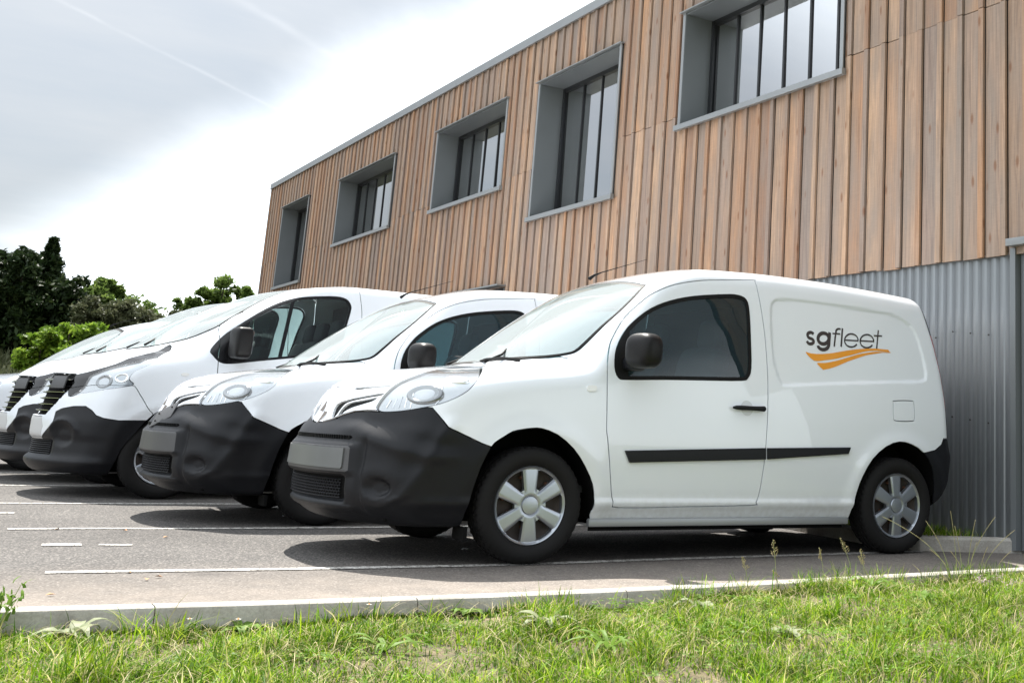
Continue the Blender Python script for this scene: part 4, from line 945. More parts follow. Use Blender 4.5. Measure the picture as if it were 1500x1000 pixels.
# ---------------------------------------------------------------- wheels
def make_wheel(parent, x, y, R_, sgn, rim_r, steel=False):
    """a road wheel; sgn = -1 faces the near side"""
    w = empty('wheel', (x, y, R_)); w.parent = parent
    k = R_/.316; hw = .098
    prof = [(rim_r-.012, -.060), (rim_r+.004, -.082), (rim_r+.02, -.092), (R_-.055*k, -hw-.002), (R_-.022*k, -.090), (R_-.010*k, -.080)]
    tread = [(R_-.003, -.070), (R_-.001, -.052), (R_-.001, -.049), (R_-.011, -.047), (R_-.011, -.040), (R_, -.038), (R_, -.014), (R_-.011, -.012), (R_-.011, -.005), (R_, -.003)]
    p = prof+tread; p = p+[(a, -b) for a, b in p[::-1]]
    n = 144; m = len(p); V = []; F = []
    for i in range(n):
        a = 2*math.pi*i/n
        for j, (r_, h) in enumerate(p):
            # lateral sipes: every third step sinks the shoulder blocks, slanted by the position across
            ph = (i+int(abs(h)*160)) % 3
            rr = r_-(.007 if (ph == 0 and r_ > R_-.012 and abs(h) > .016) else 0)
            V.append((rr*math.cos(a), h*-sgn*-1 if False else h*(1 if sgn < 0 else -1), rr*math.sin(a)))
    for i in range(n):
        for j in range(m-1):
            q = (i*m+j, i*m+j+1, ((i+1) % n)*m+j+1, ((i+1) % n)*m+j)
            F.append(q if sgn < 0 else q[::-1])
    t = mesh_np('tyre', V, F, 'rubber', w, smooth=True)
    if hasattr(t.data, 'set_sharp_from_angle'): t.data.set_sharp_from_angle(angle=R(38))
    # wheel cover: six flared spokes
    S = -1 if sgn < 0 else 1
    nr = [.0, .012, .024, .036, .044, .047, .055, .066, .078, .092, .108, .125, .143, .160, .175, .186, .193, .199, .205, .210]
    nr = [v*rim_r/.205 for v in nr]; na = 180
    def lvl(r_, a):
        q = r_/rim_r
        base = .066+.010*(1-(q-.25)**2) if q < .93 else .066+.010*(1-.68**2)+.010*math.sin((q-.93)/.07*math.pi*.5)
        if q > .985: base -= .012
        if r_ < .046*rim_r/.205: base += .004*(1-(r_/(.046*rim_r/.205))**2)+.001
        elif r_ < .052*rim_r/.205: base -= .004
        return base
    def hole(r_, a):
        q = r_/rim_r
        aa = (a+math.pi/6*1) % (math.pi/3)-math.pi/6          # spokes at 0, 60, ... ; holes centred between
        hw_ = .5*(.053+.020*max(q-.3, 0))*rim_r/.205           # half width of a spoke in metres
        half = math.pi/6-math.asin(min(.99, hw_/max(r_, .02)))
        return half, aa
    # holes: vertices moved on to the hole outline, so edges are clean
    V = []; F = []; rings = len(nr)
    ang0 = R(90)+.05
    ri, ro = .088*rim_r/.205, .187*rim_r/.205
    def spoke_half(r_): return math.asin(min(.99, (.5*(.064+.045*max(r_/rim_r-.35, 0)))*rim_r/.205/max(r_, .02)))
    K = 30
    # polar patches per sector: spoke strip and hole strip share the angle lines of the hole edge
    def sector_angles(r_):
        h = spoke_half(r_) if ri*.8 <= r_ <= rim_r*1.01 else spoke_half(max(r_, ri*.8))
        h = min(h, math.pi/6*.92)
        a_sp = np.linspace(-h, h, 9); a_ho = np.linspace(h, math.pi/3-h, 13)[1:-1]
        return np.concatenate([a_sp, a_ho])
    cols = 20*6; rr_list = [v for v in nr if v < ri-1e-6]+[ri, ri+.003]+[v for v in nr if ri+.006 < v < ro-.006]+[ro-.003, ro]+[v for v in nr if v > ro+.002]
    for r_ in rr_list:
        for s6 in range(6):
            for a in sector_angles(r_):
                aa = ang0+s6*math.pi/3+a; edge = 0
                hs = sector_angles(r_)[8]
                if ri-.02 < r_ < ro+.001: edge = .0045*max(0, (abs(a)/hs-.72)/.28)**2 if abs(a) <= hs+1e-9 else 0
                V.append((r_*math.cos(aa), S*(lvl(r_, aa)-edge), r_*math.sin(aa)))
    hole_edges = []
    for i in range(len(rr_list)-1):
        for c in range(cols):
            k6 = c % 20; rmid = .5*(rr_list[i]+rr_list[i+1])
            is_hole = (8 <= k6 <= 19) and ri < rmid < ro
            # rounded corners of the hole
            if is_hole and (k6 in (8, 19)) and (rmid < ri+.004 or rmid > ro-.004): is_hole = False
            q = (i*cols+c, i*cols+(c+1) % cols, (i+1)*cols+(c+1) % cols, (i+1)*cols+c)
            if is_hole: hole_edges.append(q)
            else: F.append(q if S < 0 else q[::-1])
    # walls of the holes
    hs = set()
    for q in hole_edges:
        for a, b in zip(q, q[1:]+q[:1]): hs.add((a, b))
    V = [tuple(v) for v in V]; bk = {}
    for a, b in list(hs):
        if (b, a) in hs: continue
        for v in (a, b):
            if v not in bk:
                bk[v] = len(V); x_, y_, z_ = V[v]; V.append((x_*.985, y_-S*.030, z_*.985))
        q = (a, b, bk[b], bk[a]); F.append(q if S < 0 else q[::-1])
    c = mesh_np('wheel_cover', V, F, 'silver', w, smooth=True)
    if hasattr(c.data, 'set_sharp_from_angle'): c.data.set_sharp_from_angle(angle=R(35))
    d = lathe('steel_disc', [(0, .028), (.05, .032), (.075, .020), (.12, .030), (.16, .022), (rim_r-.01, .05), (rim_r, .070)], 48, 'steel_dark', w)
    bolts = []; bolt_me = None
    for i in range(12):
        a = ang0+math.pi/12+i*math.pi/6; r_ = rim_r*(.55 if i % 2 else .72)
        if bolt_me is None:
            bm = bmesh.new(); bmesh.ops.create_cone(bm, cap_ends=True, segments=8, radius1=.011, radius2=.009, depth=.02, matrix=Matrix.Rotation(R(90), 4, 'X'))
            o = from_bm('wheel_bolt', bm, 'rust', w, True, 40); bolt_me = o.data
        else: o = link(bpy.data.objects.new('wheel_bolt', bolt_me), w)
        o.location = (r_*math.cos(a), S*.034, r_*math.sin(a)); bolts.append(o)
    if S < 0:
        d.scale = (1, -1, 1)
    return w

def fan_panel(name, pts, mat, parent):
    """flat or gently bent polygon from 3-D points"""
    bm = bmesh.new(); bm.faces.new([bm.verts.new(p) for p in pts]); bmesh.ops.triangulate(bm, faces=bm.faces); return from_bm(name, bm, mat, parent)
def super_ell(name, c, s, mat, parent, e=.45, rot=None, n=24):
    """rounded block: superellipsoid"""
    V = []; F = []; m = n//2
    def sp(v, p): return math.copysign(abs(v)**p, v)
    for i in range(m+1):
        ph = -math.pi/2+math.pi*i/m
        for j in range(n):
            th = 2*math.pi*j/n
            v = Vector((sp(math.cos(ph), e)*sp(math.cos(th), e)*s[0]/2, sp(math.cos(ph), e)*sp(math.sin(th), e)*s[1]/2, sp(math.sin(ph), e)*s[2]/2))
            if rot is not None: v = rot@v
            V.append(v+Vector(c))
    for i in range(m):
        for j in range(n): F.append((i*n+j, i*n+(j+1) % n, (i+1)*n+(j+1) % n, (i+1)*n+j))
    return mesh_np(name, V, F, mat, parent, smooth=True)

def arch_liner(parent, van, cx, R_, outline, x_lo, x_hi):
    """dark shell over the wheel: the traced opening carried inwards, closed at the back"""
    for sg in (-1, 1):
        P = [(x, z) for x, z in outline]
        yo = [abs(on_side(van, x, z)[0, 1])-.006 for x, z in P]
        V = []; F = []; n = len(P)
        for (x, z), y in zip(P, yo): V.append((x, sg*y, z))
        for (x, z), y in zip(P, yo): V.append((cx+(x-cx)*1.02, sg*(y-.02), R_+(z-R_)*1.02))
        for (x, z), y in zip(P, yo): V.append((cx+(x-cx)*1.03, sg*.60, R_+(z-R_)*1.03))
        for k in range(2):
            for i in range(n-1):
                q = (k*n+i, k*n+i+1, (k+1)*n+i+1, (k+1)*n+i); F.append(q)
        o = mesh_np('wheel_arch_liner', V, F, 'underbody', parent, smooth=True)
        fan = [(cx+(x-cx)*1.03, sg*.60, R_+(z-R_)*1.03) for x, z in P]
        fan_panel('wheel_arch_wall', fan, 'underbody', parent)

def seat(parent, x, y, z, mat='interior_grey'):
    s_ = empty('seat', (x, y, z)); s_.parent = parent
    super_ell('seat_cushion', (0, 0, 0), (.50, .48, .16), mat, s_, .35)
    super_ell('seat_back', (.30, 0, .33), (.15, .48, .62), mat, s_, .35, Matrix.Rotation(R(12), 3, 'Y'))
    super_ell('headrest', (.41, 0, .73), (.10, .27, .20), mat, s_, .5, Matrix.Rotation(R(8), 3, 'Y'))
def steering(parent, x, y, z):
    s_ = empty('steering_wheel', (x, y, z)); s_.parent = parent; s_.rotation_euler = (0, R(-62), 0)
    bm = bmesh.new(); pts = [(.185*math.cos(a), .185*math.sin(a), 0) for a in np.linspace(0, 2*math.pi, 33)]
    bm_tube(bm, pts, .014, 8, False); from_bm('wheel_rim', bm, 'interior', s_, True)
    bm = bmesh.new(); bm_box(bm, (0, 0, 0), (.14, .12, .05), .02)
    for a in (20, 160, 270): bm_tube(bm, [(0, 0, 0), (.18*math.cos(R(a)), .18*math.sin(R(a)), 0)], .014, 6)
    from_bm('wheel_boss', bm, 'interior', s_, True, 40)
# ---------------------------------------------------------------- the compact vans
def near_surface(van, x, z, sg):
    ys_ = np.linspace(.3, 1.0, 701); v = van.f(np.full(701, x), ys_, np.full(701, z)); return (x, sg*ys_[np.argmax(v > 0)], z)
def build_small_van():
    van = SmallVan()
    van.emb = catmull([(p[0], p[2]) for p in KP['emboss']], 2)
    K = KP
    c = Cutter(van, .0155)
    root = empty('delivery_van')
    # bumper: top edge from the centre, along the grille and lamp, down to the arch
    q = lambda x, a: (x+a)*.7071
    hl = [(q(p[0], p[1]), p[2]) for p in K['headlight']]
    top = [(-.95, .715), (-.62, .718), (-.52, .735), (-.42, .765), (-.32, .783), (-.22, .787), (-.165, .786), (hl[2][0], hl[2][1]-.004), (hl[3][0], hl[3][1]-.004)]
    be = [(q(p[0], p[1]), p[2]) for p in K['bumper_edge']]
    c.region('front_bumper', top+be+[(q(-.284, .921), .05), (-.95, .05)], 'diag', gap=.006, smooth=0, is3d=False)
    # bumper inserts
    c.region('intake', [(-.2, .322), (.47, .322), (.492, .345), (.482, .428), (.46, .440), (-.2, .440)], 'front', ('front_bumper',), smooth=0, is3d=False)
    c.region('slot', [(-.2, .634), (.50, .634), (.52, .645), (.50, .656), (-.2, .656)], 'front', ('front_bumper',), smooth=0, is3d=False)
    c.region('band', [(-.2, .466), (.535, .466), (.550, .475), (.540, .592), (.525, .600), (-.2, .600)], 'front', ('front_bumper',), smooth=0, is3d=False)
    c.region('headlight', K['headlight'], 'diag', ('body', 'front_bumper'), gap=.007, smooth=4)
    for nm in ('slot_low', 'slot_up', 'slot_thin'):
        c.region(nm, K[nm], 'front', ('body', 'front_bumper'), smooth=3)
    # windscreen
    e = [(p[1], p[2]) for p in K['ws_edge']]
    ws = [(-.3, 1.690), (0, 1.690), (.25, 1.682), (.45, 1.664), (.58, 1.642)]+e+[(.22, 1.100), (0, 1.092), (-.3, 1.092)]
    wsd = catmull(ws, 3)
    c.region('windscreen_seal', wsd, 'front', gap=.006, smooth=0, is3d=False)
    c.region('windscreen', offset_poly(wsd, -.016), 'front', ('windscreen_seal',), smooth=0, is3d=False)
    # bonnet and scuttle
    bon = [(-.845, -.1), (-.845, 0), (-.825, .20), (-.77, .38), (-.72, .50), (-.66, .555), (-.45, .600), (-.24, .625), (0, .64), (.20, .632), (.285, .605), (.20, .54), (.10, .46), (-.03, .34), (-.12, .20), (-.155, 0), (-.155, -.1)]
    c.region('bonnet', bon, 'top', ('body',), gap=.005, smooth=2, is3d=False)
    # doors, windows
    c.region('door', K['door'], 'side', gap=.007, smooth=3)
    wp = c.proj(K['window'], 'side'); wpd = catmull(wp, 3)
    c.region('window_seal', wpd, 'side', ('door',), gap=.003, smooth=0, is3d=False)
    c.region('glass', offset_poly(wpd, -.022), 'side', ('window_seal',), smooth=0, is3d=False)
    sp = [(p[0], p[2]) for p in K['sail']]
    c.region('window_seal', [(.30, .98), (sp[2][0], .98), sp[2], sp[1], sp[0], (.64, 1.46), (.30, 1.46)], 'side', ('glass',), smooth=0, is3d=False)
    # arches
    afo = [(p[0], p[2]) for p in K['arch_front']]; afo = [p for p in afo[:-6]]+[(.37, .26), (.37, .02), (-.39, .02), (-.385, .215), (-.365, .34), (-.33, .51)]
    c.region('hole', afo, 'sideall', ('body', 'front_bumper', 'door'), smooth=2, is3d=False)
    aro = [(2.275, .02), (2.275, .25), (2.287, .32), (2.31, .42), (2.345, .51), (2.42, .62), (2.54, .705), (2.667, .742), (2.79, .725), (2.90, .672), (2.98, .58), (3.02, .47), (3.03, .35), (3.03, .02)]
    c.region('hole', aro, 'sideall', ('body',), smooth=2, is3d=False)
    # rear bumper, tail lamps
    rb = [(2.86, .02), (2.86, .66), (2.906, .671), (3.017, .691), (3.082, .73), (3.106, .773), (3.60, .775), (3.60, .02)]
    c.region('rear_bumper', rb, 'rear', gap=.006, smooth=0, is3d=False)
    rc = [(3.055, 1.77), (3.085, 1.60), (3.120, 1.42), (3.155, 1.20), (3.160, 1.0), (3.150, .773)]
    c.region('tail_trim', rc+[(3.6, .773), (3.6, 1.77)], 'tail', gap=.004, smooth=0, is3d=False)
    c.region('tail_lamp', [(3.0, 1.50), (3.0, .98), (3.6, .98), (3.6, 1.50)], 'tail', ('tail_trim',), smooth=0, is3d=False)
    c.region('fuel_flap', K['fuel'], 'side', gap=.006, smooth=3)
    P = {}
    body = build_part('body', c.soup('body'), van, 'white_paint', root, sides='sym')[0]
    build_part('bonnet', c.soup('bonnet'), van, 'white_paint', root, sides='sym')
    bmp = build_part('front_bumper', c.soup('front_bumper'), van, 'black_plastic', root, sides='sym')[0]
    build_part('number_plate_holder', c.soup('band'), van, 'grey_plastic', bmp, sides='sym', flange=.01)
    npl = build_part('number_plate', c.soup('x', [(-.2, .482), (.505, .482), (.512, .490), (.505, .588), (-.2, .590)], 'front', 0), van, 'plate_grey', bmp, sides='sym', lift=.007, flange=.012)
    build_part('air_intake', c.soup('intake'), van, 'underbody', bmp, sides='sym', flange=0)
    build_part('upper_slot', c.soup('slot'), van, 'underbody', bmp, sides='sym', flange=0, recess=.01)
    for nm in ('slot_low', 'slot_up', 'slot_thin'):
        build_part('grille_slot', c.soup(nm), van, 'seal', root, recess=.012, flange=0)
    build_part('windscreen_seal', c.soup('windscreen_seal'), van, 'seal', root, sides='sym', flange=.01)
    build_part('windscreen', c.soup('windscreen'), van, 'windscreen_glass', root, sides='sym', flange=0)
    doors = build_part('door', c.soup('door'), van, 'white_paint', root)
    for d, sd in zip(doors, ('near', 'far')):
        build_part('window_seal', c.soup('window_seal'), van, 'seal', d, sides=sd, flange=.02, lift=.002)
        build_part('side_window', c.soup('glass'), van, 'side_glass', d, sides=sd, flange=0, recess=.004)
        sg = -1 if sd == 'near' else 1
        # handle
        hx = [1.286, 1.305, 1.34, 1.42, 1.49, 1.515, 1.528]; hr = [.006, .013, .015, .014, .016, .018, .012]
        hp = [on_side(van, x, .907, .030 if 0 < i < 6 else .02, sg)[0] for i, x in enumerate(hx)]
        o = tube('door_handle', hp, hr, 'black_plastic', d, 10)
        # pull recess behind the handle
        ring = []
        for a in np.linspace(0, 2*math.pi, 29)[:-1]: ring.append(on_side(van, 1.405+.047*math.cos(a), .907+.047*math.sin(a), .0015, sg)[0])
        fan_panel('handle_recess', [tuple(p) for p in ring], 'clear_recess', d)
        # mirror
        mr = empty('door_mirror', (0, 0, 0)); mr.parent = root
        rot = Matrix.Rotation(R(-10)*sg, 3, 'Z')
        super_ell('mirror_housing', (.560, sg*1.035, 1.197), (.155, .235, .205), 'mirror_plastic', mr, .62, rot, 36)
        super_ell('mirror_arm', (.575, sg*.905, 1.125), (.11, .16, .085), 'black_plastic', mr, .6, None, 20)
        super_ell('mirror_glass', (.590, sg*1.035, 1.197), (.05, .20, .165), 'chrome', mr, .35, rot, 20)
    for nm in ('strip_front', 'strip_rear'):
        s_ = c.soup('x', K[nm], 'side', 0); build_part('rubbing_strip', s_, van, 'black_plastic', root, lift=.014, flange=.016)
    build_part('side_repeater', c.soup('x', K['repeater'], 'side', 3), van, 'clear_white', root, lift=.006, flange=.008)
    build_part('fuel_flap', c.soup('fuel_flap'), van, 'white_paint', root, sides='near', flange=.006)
    build_part('rear_bumper', c.soup('rear_bumper'), van, 'black_plastic', root, sides='sym')
    build_part('tail_trim', c.soup('tail_trim'), van, 'gloss_black', root, flange=.01)
    build_part('tail_lamp', c.soup('tail_lamp'), van, 'red_lens', root, flange=.01)
    # headlights: clear cover over a bright housing with a reflector bowl and bulb
    hls = build_part('headlight', c.soup('headlight'), van, 'lamp_glass', root, flange=.0)
    for h_, sd in zip(hls, ('near', 'far')):
        sg = -1 if sd == 'near' else 1
        build_part('lamp_housing', c.soup('headlight'), van, 'lamp_white', h_, sides=sd, flange=0, recess=.0125)
        # reflector bowls and facets sit on the housing just under the clear cover
        for (bx, bz, br, mt) in ((-.625, .896, .068, 'lamp_dark'), (-.455, .985, .044, 'lamp_silver')):
            p_ = Vector(near_surface(van, bx, bz, sg)); g_ = van.grad(np.array([p_.x]), np.array([p_.y]), np.array([p_.z]))[0]; nrm = Vector(g_)
            rb_ = lathe('reflector', [(0, -.004), (br*.30, -.002), (br*.62, .001), (br*.80, .006), (br*.90, .010), (br, .011), (br*1.10, .004), (br*1.14, -.004)], 32, mt, h_, 'z')
            rb_.matrix_local = Matrix.Translation(p_-nrm*.0165)@nrm.to_track_quat('Z', 'Y').to_matrix().to_4x4()@Matrix.Diagonal((1.45, .80, 1, 1))
            bb = super_ell('bulb', (0, 0, .002), (br*.75, br*.6, .016), 'lamp_silver' if br > .05 else 'amber', h_, 1.0, None, 14); bb.matrix_local = rb_.matrix_local.copy()
        for i_ in range(5):
            a0 = Vector(near_surface(van, -.775+.022*i_, .812+.001*i_, sg)); a1 = Vector(near_surface(van, -.755+.022*i_, .855+.010*i_, sg))
            g_ = Vector(van.grad(*[np.array([q_]) for q_ in ((a0+a1)/2)])[0]); rib = tube('lamp_facet', [a0-g_*.0115, a1-g_*.0115], .004, 'lamp_silver', h_, 5)
        dl = []
        for x_, z_ in ((-.585, .835), (-.56, .88), (-.545, .93), (-.52, .97)):
            p_ = Vector(near_surface(van, x_, z_, sg)); dl.append(p_-Vector(van.grad(*[np.array([q_]) for q_ in p_])[0])*.011)
        dv = tube('lamp_divider', dl, .005, 'lamp_silver', h_)
    # chrome strip under the grille and the diamond badge
    for sg in (-1, 1):
        cp = []
        for a, z in ((.10, .722), (.20, .737), (.30, .765), (.40, .788), (.50, .796), (.56, .796)):
            x = -1.1
            xs_ = np.linspace(-1.1, -.6, 251); fv = van.f(xs_, np.full(251, -a), np.full(251, z)); x = xs_[np.argmax(fv < 0)]
            cp.append((x-.002, sg*a, z))
        tube('grille_chrome_strip', cp, .006, 'chrome', root)
    bm = bmesh.new()
    out_ = [(0, .098), (.072, 0), (0, -.098), (-.072, 0)]; inn = [(0, .046), (.026, 0), (0, -.046), (-.026, 0)]; mid = [(0, .072), (.050, 0), (0, -.072), (-.050, 0)]
    vo = [bm.verts.new((.012, y, z)) for y, z in out_]; vm = [bm.verts.new((-.014, y, z)) for y, z in mid]; vi = [bm.verts.new((.012, y, z)) for y, z in inn]
    for k in range(4):
        bm.faces.new((vo[k], vo[(k+1) % 4], vm[(k+1) % 4], vm[k])); bm.faces.new((vm[k], vm[(k+1) % 4], vi[(k+1) % 4], vi[k]))
    bmesh.ops.recalc_face_normals(bm, faces=bm.faces)
    bd = from_bm('badge', bm, 'chrome', root); bd.location = (-.925, 0, .775); bd.rotation_euler = (0, R(20), 0)
    bk_ = fan_panel('badge_backing', [(.012, y*1.12, z*1.12) for y, z in out_], 'gloss_black', root); bk_.location = bd.location; bk_.rotation_euler = bd.rotation_euler
    # mesh of the lower intake: brick-pattern bars standing in the opening
    bm = bmesh.new()
    def nose_x(a, z):
        xs_ = np.linspace(-1.12, -.5, 311); return xs_[np.argmax(van.f(xs_, np.full(311, -abs(a)), np.full(311, z)) < 0)]
    xa = {round(a, 3): nose_x(a, .38) for a in np.arange(0, .56, .02)}
    ka = sorted(xa); ax = lambda a: float(np.interp(abs(a), ka, [xa[k] for k in ka]))
    rows = np.arange(.330, .437, .0155)
    for z in rows:
        bm_tube(bm, [(ax(a)-.012, a, z) for a in np.linspace(-.47, .47, 25)], .0032, 4)
    for r_i, z in enumerate(rows[:-1]):
        for a in np.arange(-.46+(r_i % 2)*.0125, .46, .025): bm_tube(bm, [(ax(a)-.012, a, z), (ax(a)-.012, a, z+.0155)], .0032, 4, False)
    for a in np.arange(-.49, .49, .022): bm_box(bm, (ax(a)-.004, a, .645), (.012, .006, .022))
    gm = from_bm('intake_mesh', bm, 'black_plastic', bmp)
    # wipers, aerial, sills, underside
    for pts in (([(-.075, -.30, 1.098), (.02, -.33, 1.150), (.21, -.12, 1.288)]), ([(-.11, .22, 1.09), (0.0, .20, 1.142), (.06, .52, 1.165)])):
        pts = [(x-.035, y, z+.006) for x, y, z in pts]
        w_ = tube('wiper', pts, [.010, .008, .005], 'seal', root, 6)
    tube('wiper', [(.02, -.52, 1.118), (-.06, -.44, 1.128), (-.10, -.30, 1.122), (-.09, -.12, 1.105)], [.014, .010, .008, .006], 'seal', root, 6)
    ae = tube('aerial', [(.70, 0, 1.715), (.735, 0, 1.742), (.79, 0, 1.768), (1.13, 0, 1.895)], [.014, .009, .004, .0014], 'seal', root, 6)
    for sg in (-1, 1):
        box('sill_lip', (1.31, sg*.862, .222), (1.90, .035, .045), 'zinc_light', root, .008)
        box('jacking_edge', (1.31, sg*.835, .20), (1.86, .008, .05), 'underbody', root)
        box('mud_flap', (-.37, sg*.80, .17), (.02, .16, .07), 'underbody', root)
    fl = box('floor_pan', (1.1, 0, .27), (3.7, 1.38, .10), 'underbody', root, .02)
    box('exhaust', (2.15, -.25, .20), (.55, .22, .14), 'steel_dark', root, .05)
    ol = catmull([(.39, .24), (.372, .347), (.30, .56), (.16, .69), (.019, .736), (-.12, .715), (-.22, .68), (-.284, .627), (-.34, .50), (-.39, .22)], 3, False)
    arch_liner(root, van, 0, .316, [tuple(p) for p in ol], -.4, .4)
    orr = catmull([(2.275, .22), (2.287, .32), (2.31, .42), (2.345, .51), (2.42, .62), (2.54, .705), (2.667, .742), (2.79, .725), (2.90, .672), (2.98, .58), (3.02, .47), (3.03, .22)], 3, False)
    arch_liner(root, van, 2.697, .316, [tuple(p) for p in orr], 2.3, 3.05)
    for x in (0, van.WB):
        for sg in (-1, 1): make_wheel(root, x, sg*.785, .316, sg, .215)
    # cabin
    box('dashboard', (.42, 0, .98), (.62, 1.42, .26), 'interior', root, .09)
    box('bulkhead', (1.62, 0, .98), (.03, 1.34, 1.22), 'interior', root)
    box('cab_floor', (.9, 0, .40), (1.5, 1.5, .04), 'interior', root)
    for y in (-.37, .37): seat(root, 1.05, y, .66)
    steering(root, .72, -.37, 1.04)
    return van, root
simple('lamp_dark', (.20, .21, .22), .12, metal=.8)
simple('plate_grey', (.13, .135, .135), .35, var=.12, vscale=9)
simple('lamp_bulb', (.22, .24, .20), .1, metal=.5, coat=1)
simple('amber', (.75, .30, .05), .3)
simple('clear_recess', (.62, .64, .65), .35, coat=1)
simple('mirror_plastic', (.009, .0085, .009), .42, bump=.2, bscale=300, spec=.22)
# ---------------------------------------------------------------- the larger vans
def build_large_van():
    van = LargeVan(); K = TP; c = Cutter(van, .024)
    root = empty('panel_van')
    q = lambda p: ((p[0]+abs(p[1]))*.7071, p[2])
    bt = [q(p) for p in K['bumper_top']]
    arch = [(-.16, .66), (-.19, .62), (-.24, .54), (-.30, .45), (-.345, .33)]
    # black lower bumper, its upper edge as traced
    c.region('front_bumper', [(.62, .05), (.62, .647)]+bt[:9]+[(-.215, .60), (-.36, .475), (-.95, .465), (-.95, .05)], 'diag', gap=.005, smooth=0, is3d=False)
    c.region('intake', [(-.2, .335), (.50, .335), (.50, .455), (-.2, .455)], 'front', ('front_bumper', 'body'), smooth=0, is3d=False)
    c.region('white_bumper', [(-.95, .42), (-.95, .86), (-.3, .86), (.10, .92), (q(K['white_bumper'][3])), q(K['white_bumper'][2]), q(K['white_bumper'][1]), q(K['white_bumper'][0]), (.62, .60), (.62, .42)], 'diag', ('body',), gap=.005, smooth=0, is3d=False)
    c.region('silver_centre', [(-.1, .455), (.33, .455), (.36, .56), (.31, .645), (-.1, .645)], 'front', ('white_bumper', 'body', 'front_bumper'), gap=.004, smooth=0, is3d=False)
    c.region('headlight', K['headlight'], 'diag', ('body', 'white_bumper'), gap=.006, smooth=3)
    # inner part of the lamp is a dark surround
    c.region('lamp_mask', [(-.30, .70), (-.01, .86), (.03, .90), (.06, 1.0), (.22, 1.075), (.42, 1.135), (.50, 1.24), (.60, 1.40), (-.30, 1.40)], 'diag', ('headlight',), smooth=0, is3d=False)
    c.region('grille', [(-.2, .660), (.345, .660), (.44, .76), (.53, .86), (.565, .94), (.53, 1.01), (.30, 1.015), (-.2, 1.02)], 'front', ('body', 'white_bumper', 'lamp_mask'), gap=.004, smooth=0, is3d=False)
    e = [(abs(p[1]), p[2]) for p in K['ws_edge']]
    ws = [(-.3, 1.93), (0, 1.93), (.3, 1.925), (.52, 1.905)]+e+[(.40, 1.285), (.2, 1.262), (0, 1.255), (-.3, 1.255)]
    wsd = catmull(ws, 3)
    c.region('windscreen_seal', wsd, 'front', gap=.006, smooth=0, is3d=False)
    c.region('windscreen', offset_poly(wsd, -.014), 'front', ('windscreen_seal',), smooth=0, is3d=False)
    bon = [(-.90, -.1), (-.90, 0), (-.86, .25), (-.80, .42), (-.73, .52), (-.60, .62), (-.44, .72), (-.24, .70), (-.10, .66), (.02, .60), (-.06, .50), (-.18, .36), (-.27, .2), (-.315, 0), (-.315, -.1)]
    c.region('bonnet', bon, 'top', ('body',), gap=.005, smooth=2, is3d=False)
    c.region('door', [(p[0], p[2]) for p in K['door']], 'side', gap=.007, smooth=2, is3d=False)
    wp = catmull([(p[0], p[2]) for p in K['window']], 3)
    c.region('window_seal', wp, 'side', ('door', 'body'), gap=.003, smooth=0, is3d=False)
    c.region('glass', offset_poly(wp, -.020), 'side', ('window_seal',), smooth=0, is3d=False)
    sp = [(p[0], p[2]) for p in K['sail']]
    c.region('window_seal', [(.0, 1.0), (sp[2][0], 1.0), sp[2], sp[1], sp[0], (.52, 1.62), (.0, 1.62)], 'side', ('glass',), smooth=0, is3d=False)
    pa, pb = [(p[0], p[2]) for p in K['pillar']]
    c.region('window_seal', [(pa[0]-.014, pa[1]+.05), (pa[0]+.018, pa[1]+.05), (pb[0]+.018, pb[1]-.05), (pb[0]-.014, pb[1]-.05)], 'side', ('glass',), smooth=0, is3d=False)
    af = [(-.345, .02), (-.345, .33)]+arch[::-1][1:]+[(-.10, .72), (0.0, .755), (.12, .745), (.24, .69), (.34, .60), (.40, .48), (.42, .36), (.42, .02)]
    c.region('hole', af, 'sideall', ('body', 'front_bumper', 'white_bumper', 'door'), smooth=2, is3d=False)
    ar = [(x+van.WB, z) for x, z in [(-.41, .02), (-.41, .36), (-.38, .50), (-.30, .62), (-.18, .71), (0, .75), (.18, .71), (.30, .62), (.38, .50), (.41, .36), (.41, .02)]]
    c.region('hole', ar, 'sideall', ('body',), smooth=2, is3d=False)
    c.region('rear_bumper', [(3.6, .02), (3.6, .50), (4.3, .52), (4.3, .02)], 'rear', gap=.006, smooth=0, is3d=False)
    build_part('body', c.soup('body'), van, 'white_paint', root, sides='sym')
    build_part('bonnet', c.soup('bonnet'), van, 'white_paint', root, sides='sym')
    build_part('bumper_skin', c.soup('white_bumper'), van, 'white_paint', root, sides='sym')
    fb = build_part('front_bumper', c.soup('front_bumper'), van, 'black_plastic', root, sides='sym')[0]
    build_part('air_intake', c.soup('intake'), van, 'underbody', fb, sides='sym', flange=0)
    build_part('number_plate_panel', c.soup('silver_centre'), van, 'grey_white', root, sides='sym', flange=.008)
    gr = build_part('grille', c.soup('grille'), van, 'underbody', root, sides='sym', flange=0, recess=.02)[0]
    build_part('windscreen_seal', c.soup('windscreen_seal'), van, 'seal', root, sides='sym', flange=.01)
    build_part('windscreen', c.soup('windscreen'), van, 'windscreen_glass', root, sides='sym', flange=0)
    ds = build_part('door', c.soup('door'), van, 'white_paint', root)
    for d, sd in zip(ds, ('near', 'far')):
        sg = -1 if sd == 'near' else 1
        build_part('window_seal', c.soup('window_seal'), van, 'gloss_black', d, sides=sd, flange=.02, lift=.002)
        build_part('side_window', c.soup('glass'), van, 'clear_side_glass', d, sides=sd, flange=0, recess=.004)
        mr = empty('door_mirror', (0, 0, 0)); mr.parent = root
        super_ell('mirror_housing', (.470, sg*1.10, 1.340), (.15, .22, .27), 'mirror_plastic', mr, .38, Matrix.Rotation(R(-8)*sg, 3, 'Z'), 32)
        super_ell('mirror_arm', (.50, sg*.97, 1.255), (.16, .18, .10), 'black_plastic', mr, .5, None, 18)
